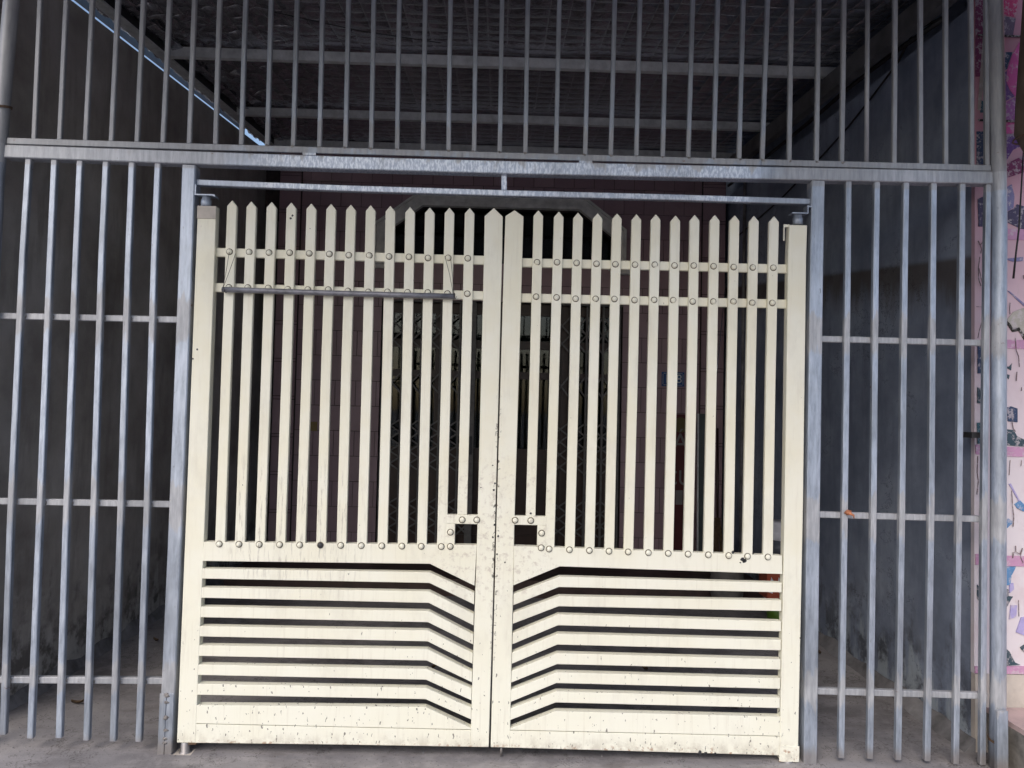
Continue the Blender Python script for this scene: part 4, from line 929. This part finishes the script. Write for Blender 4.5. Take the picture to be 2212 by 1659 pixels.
def gate_leaf(side, label):
    L = side < 0
    t = thing('gate_leaf', label, 'gate', ((-0.69 if L else 0.69), 0.02, 0.05), 'leaves of the double gate')
    SL = L_SLOTS if L else R_SLOTS; PK = L_PICK if L else R_PICK
    if L:
        ho = [(-1.3735, 2.434), (-1.374, 2.207), (-1.3735, 1.064), (-1.376, 0.057)]; hi = [(-1.292, 2.434), (-1.291, 2.209), (-1.2905, 1.066), (-1.2955, 0.057)]
        co = [(-0.0015, 2.424), (0.0, 2.244), (-0.0025, 1.024), (-0.0075, 0.058)]; ci = [(-0.0835, 2.424), (-0.082, 2.244), (-0.0815, 1.022), (-0.0885, 0.14), (-0.0885, 0.058)]
        tip, bot = (-0.0425, 2.463), [(-1.2955, 0.057), (-0.657, 0.059), (-0.0885, 0.058)]
        r1, r2, rx = (2.2315, 2.2275), (2.0715, 2.0655), (-1.2905, -0.0825)
        plt = [(-1.2905, 0.934), (-0.0820, 0.944)]
    else:
        ho = [(1.3885, 2.423), (1.3855, 2.282), (1.3815, 1.121), (1.371, 0.163), (1.370, 0.024)]; hi = [(1.307, 2.423), (1.303, 2.279), (1.2985, 1.119), (1.2885, 0.162), (1.2885, 0.024)]
        co = [(0.011, 2.427), (0.009, 2.244), (0.003, 1.024), (0.001, 0.058)]; ci = [(0.0925, 2.427), (0.0915, 2.247), (0.0835, 1.026), (0.0855, 0.143), (0.0855, 0.057)]
        tip, bot = (0.0515, 2.455), [(1.2885, 0.041), (0.854, 0.047), (0.0855, 0.057)]
        r1, r2, rx = (2.2215, 2.225), (2.0605, 2.063), (0.092, 1.302)
        plt = [(1.2885, 0.924), (0.0835, 0.944)]
    # hinge stile with cap, centre stile with a pointed head
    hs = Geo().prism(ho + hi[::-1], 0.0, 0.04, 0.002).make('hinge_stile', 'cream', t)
    if L:
        Geo().prism(rect(-1.3748, -1.2908, 2.377, 2.4345), -0.0035, -0.0003, 0.001).make('cap_plate', 'plinth', hs)
    else:
        Geo().box(1.285, 1.312, 0.012, 0.016, 2.415, 2.4275).make('cap_plate', 'cream', hs); Geo().box(1.2845, 1.2885, 0.010, 0.018, 2.352, 2.4145).make('cap_lip', 'cream', hs)
        Geo().prism([(1.284, 0.015), (1.3735, 0.014), (1.3745, 0.083), (1.285, 0.084)], -0.0032, -0.0003, 0.001).make('foot_plate', 'cream', hs)
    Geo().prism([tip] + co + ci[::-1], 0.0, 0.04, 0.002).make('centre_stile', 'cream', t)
    # two rails behind the pickets
    for ra, rb in (r1, r2):
        Geo().sweep([(rx[0], 0.0305, ra), (rx[1], 0.0305, rb)], 0.0405, 0.0195, 0.003).make('rail', 'cream', t)
    lockz = 1.0765
    for i, (xt, zt, xb, zb) in enumerate(PK):
        lock = (i == 12) if L else (i == 0)
        zbot = lockz if lock else lerp(plt[0][1], plt[1][1], (xb - plt[0][0]) / (plt[1][0] - plt[0][0])) - (0.002)
        k = (zbot - zb) / (zt - zb); xb2 = xb + (xt - xb) * k; h = 0.0215; bow = random.uniform(-.002, .002); xm = (xt + xb2) / 2 + bow
        jt = random.uniform(-.001, .001)
        poly = [(xb2 - h, zbot + 0.0006), (xb2 + h, zbot + 0.0006), (xm + h, (zt + zbot) / 2), (xt + h, zt - 0.026), (xt + jt, zt), (xt - h, zt - 0.026), (xm - h, (zt + zbot) / 2)]
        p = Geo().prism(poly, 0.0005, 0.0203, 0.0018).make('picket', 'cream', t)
        for ra, rb in (r1, r2):
            zz = lerp(ra, rb, (xt - rx[0]) / (rx[1] - rx[0])) + random.uniform(-.003, .003); tt = (zz - zbot) / (zt - zbot)
            o = put('bolt', BOLT, (lerp(xb2, xt, tt) + random.uniform(-.002, .002) - 0.002, 0.0004, zz), p); o.rotation_euler = (random.uniform(-.05, .12), 0, random.uniform(-.08, .08))
        if not lock:
            o = put('bolt', BOLT_BARE if (L and i == 5) else BOLT, (xb2 - 0.002, -0.0016, zbot - 0.006), p); o.rotation_euler = (random.uniform(-.04, .04), random.uniform(0, 6), random.uniform(-.04, .04))
    # middle plate with the stepped lower edge
    s0 = SL[0]
    xin = (-1.2952 if L else 1.2905)
    e = -1 if L else 1
    mp = [plt[0], plt[1], (s0[2][0] + (0.0008 if L else -0.0008), s0[2][1]), s0[1], (plt[0][0] - (0.0045 if L else -0.002), s0[0][1])]
    if area2(mp) < 0: mp = mp[::-1]
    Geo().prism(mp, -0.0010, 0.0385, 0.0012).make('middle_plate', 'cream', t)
    for i in range(7):
        a, b = SL[i], SL[i + 1]; hx = (-1.2958 if L else 1.2895 - 0.0005 * i); cx = a[5][0] + (0.0 if L else 0.0)
        poly = [(hx, a[3][1]), a[4], (cx, a[5][1]), (cx, b[2][1]), b[1], (hx, b[0][1])]
        if area2(poly) < 0: poly = poly[::-1]
        Geo().prism(poly, 0.0012, 0.0395, 0.0015).make('slat', 'cream', t)
    a = SL[7]; hx = (-1.2960 if L else 1.2882)
    gz = (0.139, 0.131) if L else (0.124, 0.132)
    up = [(hx, a[3][1]), a[4], (a[5][0], a[5][1])] + [(a[5][0], gz[1] + 0.0022), (hx, gz[0] + 0.0022)]
    lo = [(hx, gz[0] - 0.0012), (a[5][0], gz[1] - 0.0012)] + bot[::-1]
    for nm, q in (('bottom_panel', up), ('bottom_rail', lo)):
        if area2(q) < 0: q = q[::-1]
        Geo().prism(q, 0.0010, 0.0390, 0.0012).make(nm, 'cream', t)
    # lock surround
    if L:
        Geo().prism(rect(-0.2205, -0.0815, 1.0362, 1.0765), -0.0005, 0.0300, 0.0015).make('lock_bar', 'cream', t)
        Geo().prism(rect(-0.2205, -0.1815, 0.9432, 1.0358), -0.0005, 0.0300, 0.0015).make('lock_bar', 'cream', t)
        bl = [(-0.15, 1.055), (-0.085, 1.056), (-0.201, 0.999), (-0.200, 0.936)]
    else:
        Geo().prism(rect(0.0835, 0.2265, 1.0372, 1.0770), -0.0005, 0.0300, 0.0015).make('lock_bar', 'cream', t)
        Geo().prism(rect(0.1870, 0.2265, 0.9450, 1.0368), -0.0005, 0.0300, 0.0015).make('lock_bar', 'cream', t)
        bl = [(0.086, 1.058), (0.156, 1.058), (0.206, 1.003), (0.205, 0.938)]
    for x, z in bl: put('bolt', BOLT, (x, -0.0015, z), t)
    # hinges
    hx = -1.345 if L else 1.352; zt = 2.4355 if L else 2.4285
    hg = Geo().lathe((hx, 0.02, zt), [(0.020, 0), (0.023, 0.002), (0.023, 0.030), (0.019, 0.033), (0.019, 0.046)], 20).make('top_hinge', 'galv', t, smooth=True)
    if L:
        Geo().prism([(-1.389, zt + 0.047), (-1.31, zt + 0.047), (-1.296, zt + 0.040), (-1.30, zt + 0.0525), (-1.389, zt + 0.0525)], -0.004, 0.045).make('hinge_plate', 'galv', hg)
        Geo().box(-1.389, -1.3835, -0.004, 0.045, zt + 0.053, 2.530).make('hinge_plate', 'galv', hg)
        Geo().lathe((-1.345, 0.02, 0.006), [(0.028, 0), (0.028, 0.006), (0.020, 0.008), (0.020, 0.049), (0.0, 0.05)], 18).make('foot_hinge', 'galv', t, smooth=True)
        Geo().box(-1.386, -1.31, -0.012, 0.05, 0.0042, 0.0095).make('foot_plate', 'plinth', t)
        Geo().prism([(-1.325, 0.048), (-1.292, 0.050), (-1.292, 0.0565), (-1.325, 0.0565)], 0.001, 0.036).make('rust_lip', 'wire', t)
    else:
        Geo().prism([(1.318, zt + 0.047), (1.392, zt + 0.047), (1.392, zt + 0.052), (1.318, zt + 0.052)], -0.004, 0.045).make('hinge_plate', 'galv', hg)
        Geo().box(1.3875, 1.3925, -0.004, 0.045, zt + 0.0525, 2.515).make('hinge_plate', 'galv', hg)
        Geo().box(1.3928, 1.4060, -0.004, 0.02, 2.506, 2.512).make('hinge_plate', 'galv', hg)
        Geo().lathe((1.33, 0.02, 0.004), [(0.026, 0), (0.026, 0.006), (0.018, 0.008), (0.018, 0.019)], 18).make('foot_hinge', 'galv', t, smooth=True)
        Geo().tube([(0.048, 0.02, 0.0565), (0.049, 0.02, 0.014)], 0.006, 10).make('drop_bolt', 'weld', t, smooth=True)
    return t
def chips(t, spots):
    for x, z, r, y in spots:
        n = 11; pts = [(x + r * (0.55 + 0.6 * random.random()) * math.cos(2 * math.pi * k / n), z + r * (0.55 + 0.6 * random.random()) * math.sin(2 * math.pi * k / n)) for k in range(n)]
        Geo().prism(pts, y - 0.0006, y + 0.0005).make('paint_chip', 'dark_steel', t)
lf = gate_leaf(-1, 'left leaf of the cream picket gate, scuffed pickets and bent lower slats')
chips(lf, [(-0.949, 2.402, 0.0055, 0.0003), (-0.957, 2.389, 0.006, 0.0003), (-1.352, 1.787, 0.005, -0.0002), (-1.370, 1.745, 0.005, -0.0002), (-0.868, 2.345, 0.0025, 0.0003), (-0.02, 1.30, 0.004, -0.0002), (-0.008, 1.22, 0.005, -0.0002), (-0.012, 1.19, 0.006, -0.0002), (-0.07, 1.20, 0.003, -0.0002), (-0.006, 1.035, 0.006, -0.0002), (-0.012, 0.98, 0.005, -0.0002)])
rt = gate_leaf(1, 'right leaf of the cream picket gate, paint chip beside its lower bolts')

chips(rt, [(1.110, 0.905, 0.011, -0.0012), (1.122, 0.899, 0.010, -0.0012), (1.114, 0.893, 0.006, -0.0012), (1.100, 0.889, 0.004, -0.0012), (1.066, 0.934, 0.008, -0.0012), (1.157, 0.931, 0.004, -0.0012), (0.012, 0.985, 0.006, -0.0002), (0.008, 0.905, 0.005, -0.0002), (0.045, 0.87, 0.004, -0.0002), (0.93, 0.048, 0.010, 0.0009), (0.955, 0.046, 0.008, 0.0009), (1.0, 0.046, 0.006, 0.0009), (1.375, 0.56, 0.004, -0.0002), (0.155, 1.09, 0.006, 0.0003)])
# grit swept against the foot of the fence
g = Geo()
for k in range(420):
    x = random.uniform(-2.3, 2.2); y = random.gauss(-0.02, 0.16) if k % 3 else random.uniform(-0.5, 1.6); r = random.uniform(0.0015, 0.0045)
    z = 0.0045 + 0.0065; a = random.uniform(0, 3)
    g.add([(x + r * math.cos(a + q * 1.571) * random.uniform(.6, 1.4), y + r * math.sin(a + q * 1.571) * random.uniform(.6, 1.4), z - 0.006) for q in range(4)] + [(x, y, z + r * 0.7 - 0.002)], [(0, 1, 4), (1, 2, 4), (2, 3, 4), (3, 0, 4), (0, 1, 2, 3)])
tag(g.make('grit', 'mortar'), 'loose grit and sand on the concrete around the fence foot', 'grit', kind='stuff')

# ------------------------------------------------------------------ rod hung on the left leaf
hd = thing('hanging_rod', 'grey steel rod hung by thin wires across the left leaf', 'rod', (-0.73, -0.022, 2.05))
M['rod'] = mat_plain("grey_rod", (0.22, 0.22, 0.25), 0.5, 0.5, 0.35, 25, 0.2)
Geo().tube([(-1.242, -0.0225, 2.056), (-0.98, -0.0225, 2.054), (-0.72, -0.0225, 2.0525), (-0.46, -0.0225, 2.052), (-0.206, -0.0225, 2.0525)], 0.0118, 14).make('rod', 'rod', hd, smooth=True)
for pts in ([(-1.2215, -0.008, 2.240), (-1.236, -0.034, 2.058)], [(-1.196, -0.004, 2.222), (-1.238, -0.034, 2.052)], [(-0.258, -0.004, 2.236), (-0.214, -0.034, 2.060)], [(-0.232, -0.002, 2.225), (-0.212, -0.034, 2.048)]):
    Geo().tube([pts[0], ((pts[0][0] + pts[1][0]) / 2 + .003, (pts[0][1] + pts[1][1]) / 2 - .004, (pts[0][2] + pts[1][2]) / 2), pts[1]], 0.0011, 5).make('wire', 'black', hd)
for x in (-1.236, -0.213):
    Geo().tube([(x + 0.001 * k, -0.0225 + 0.0125 * math.cos(k / 6 * math.pi), 2.054 + 0.0125 * math.sin(k / 6 * math.pi)) for k in range(13)], 0.0012, 5).make('wire_loop', 'black', hd)
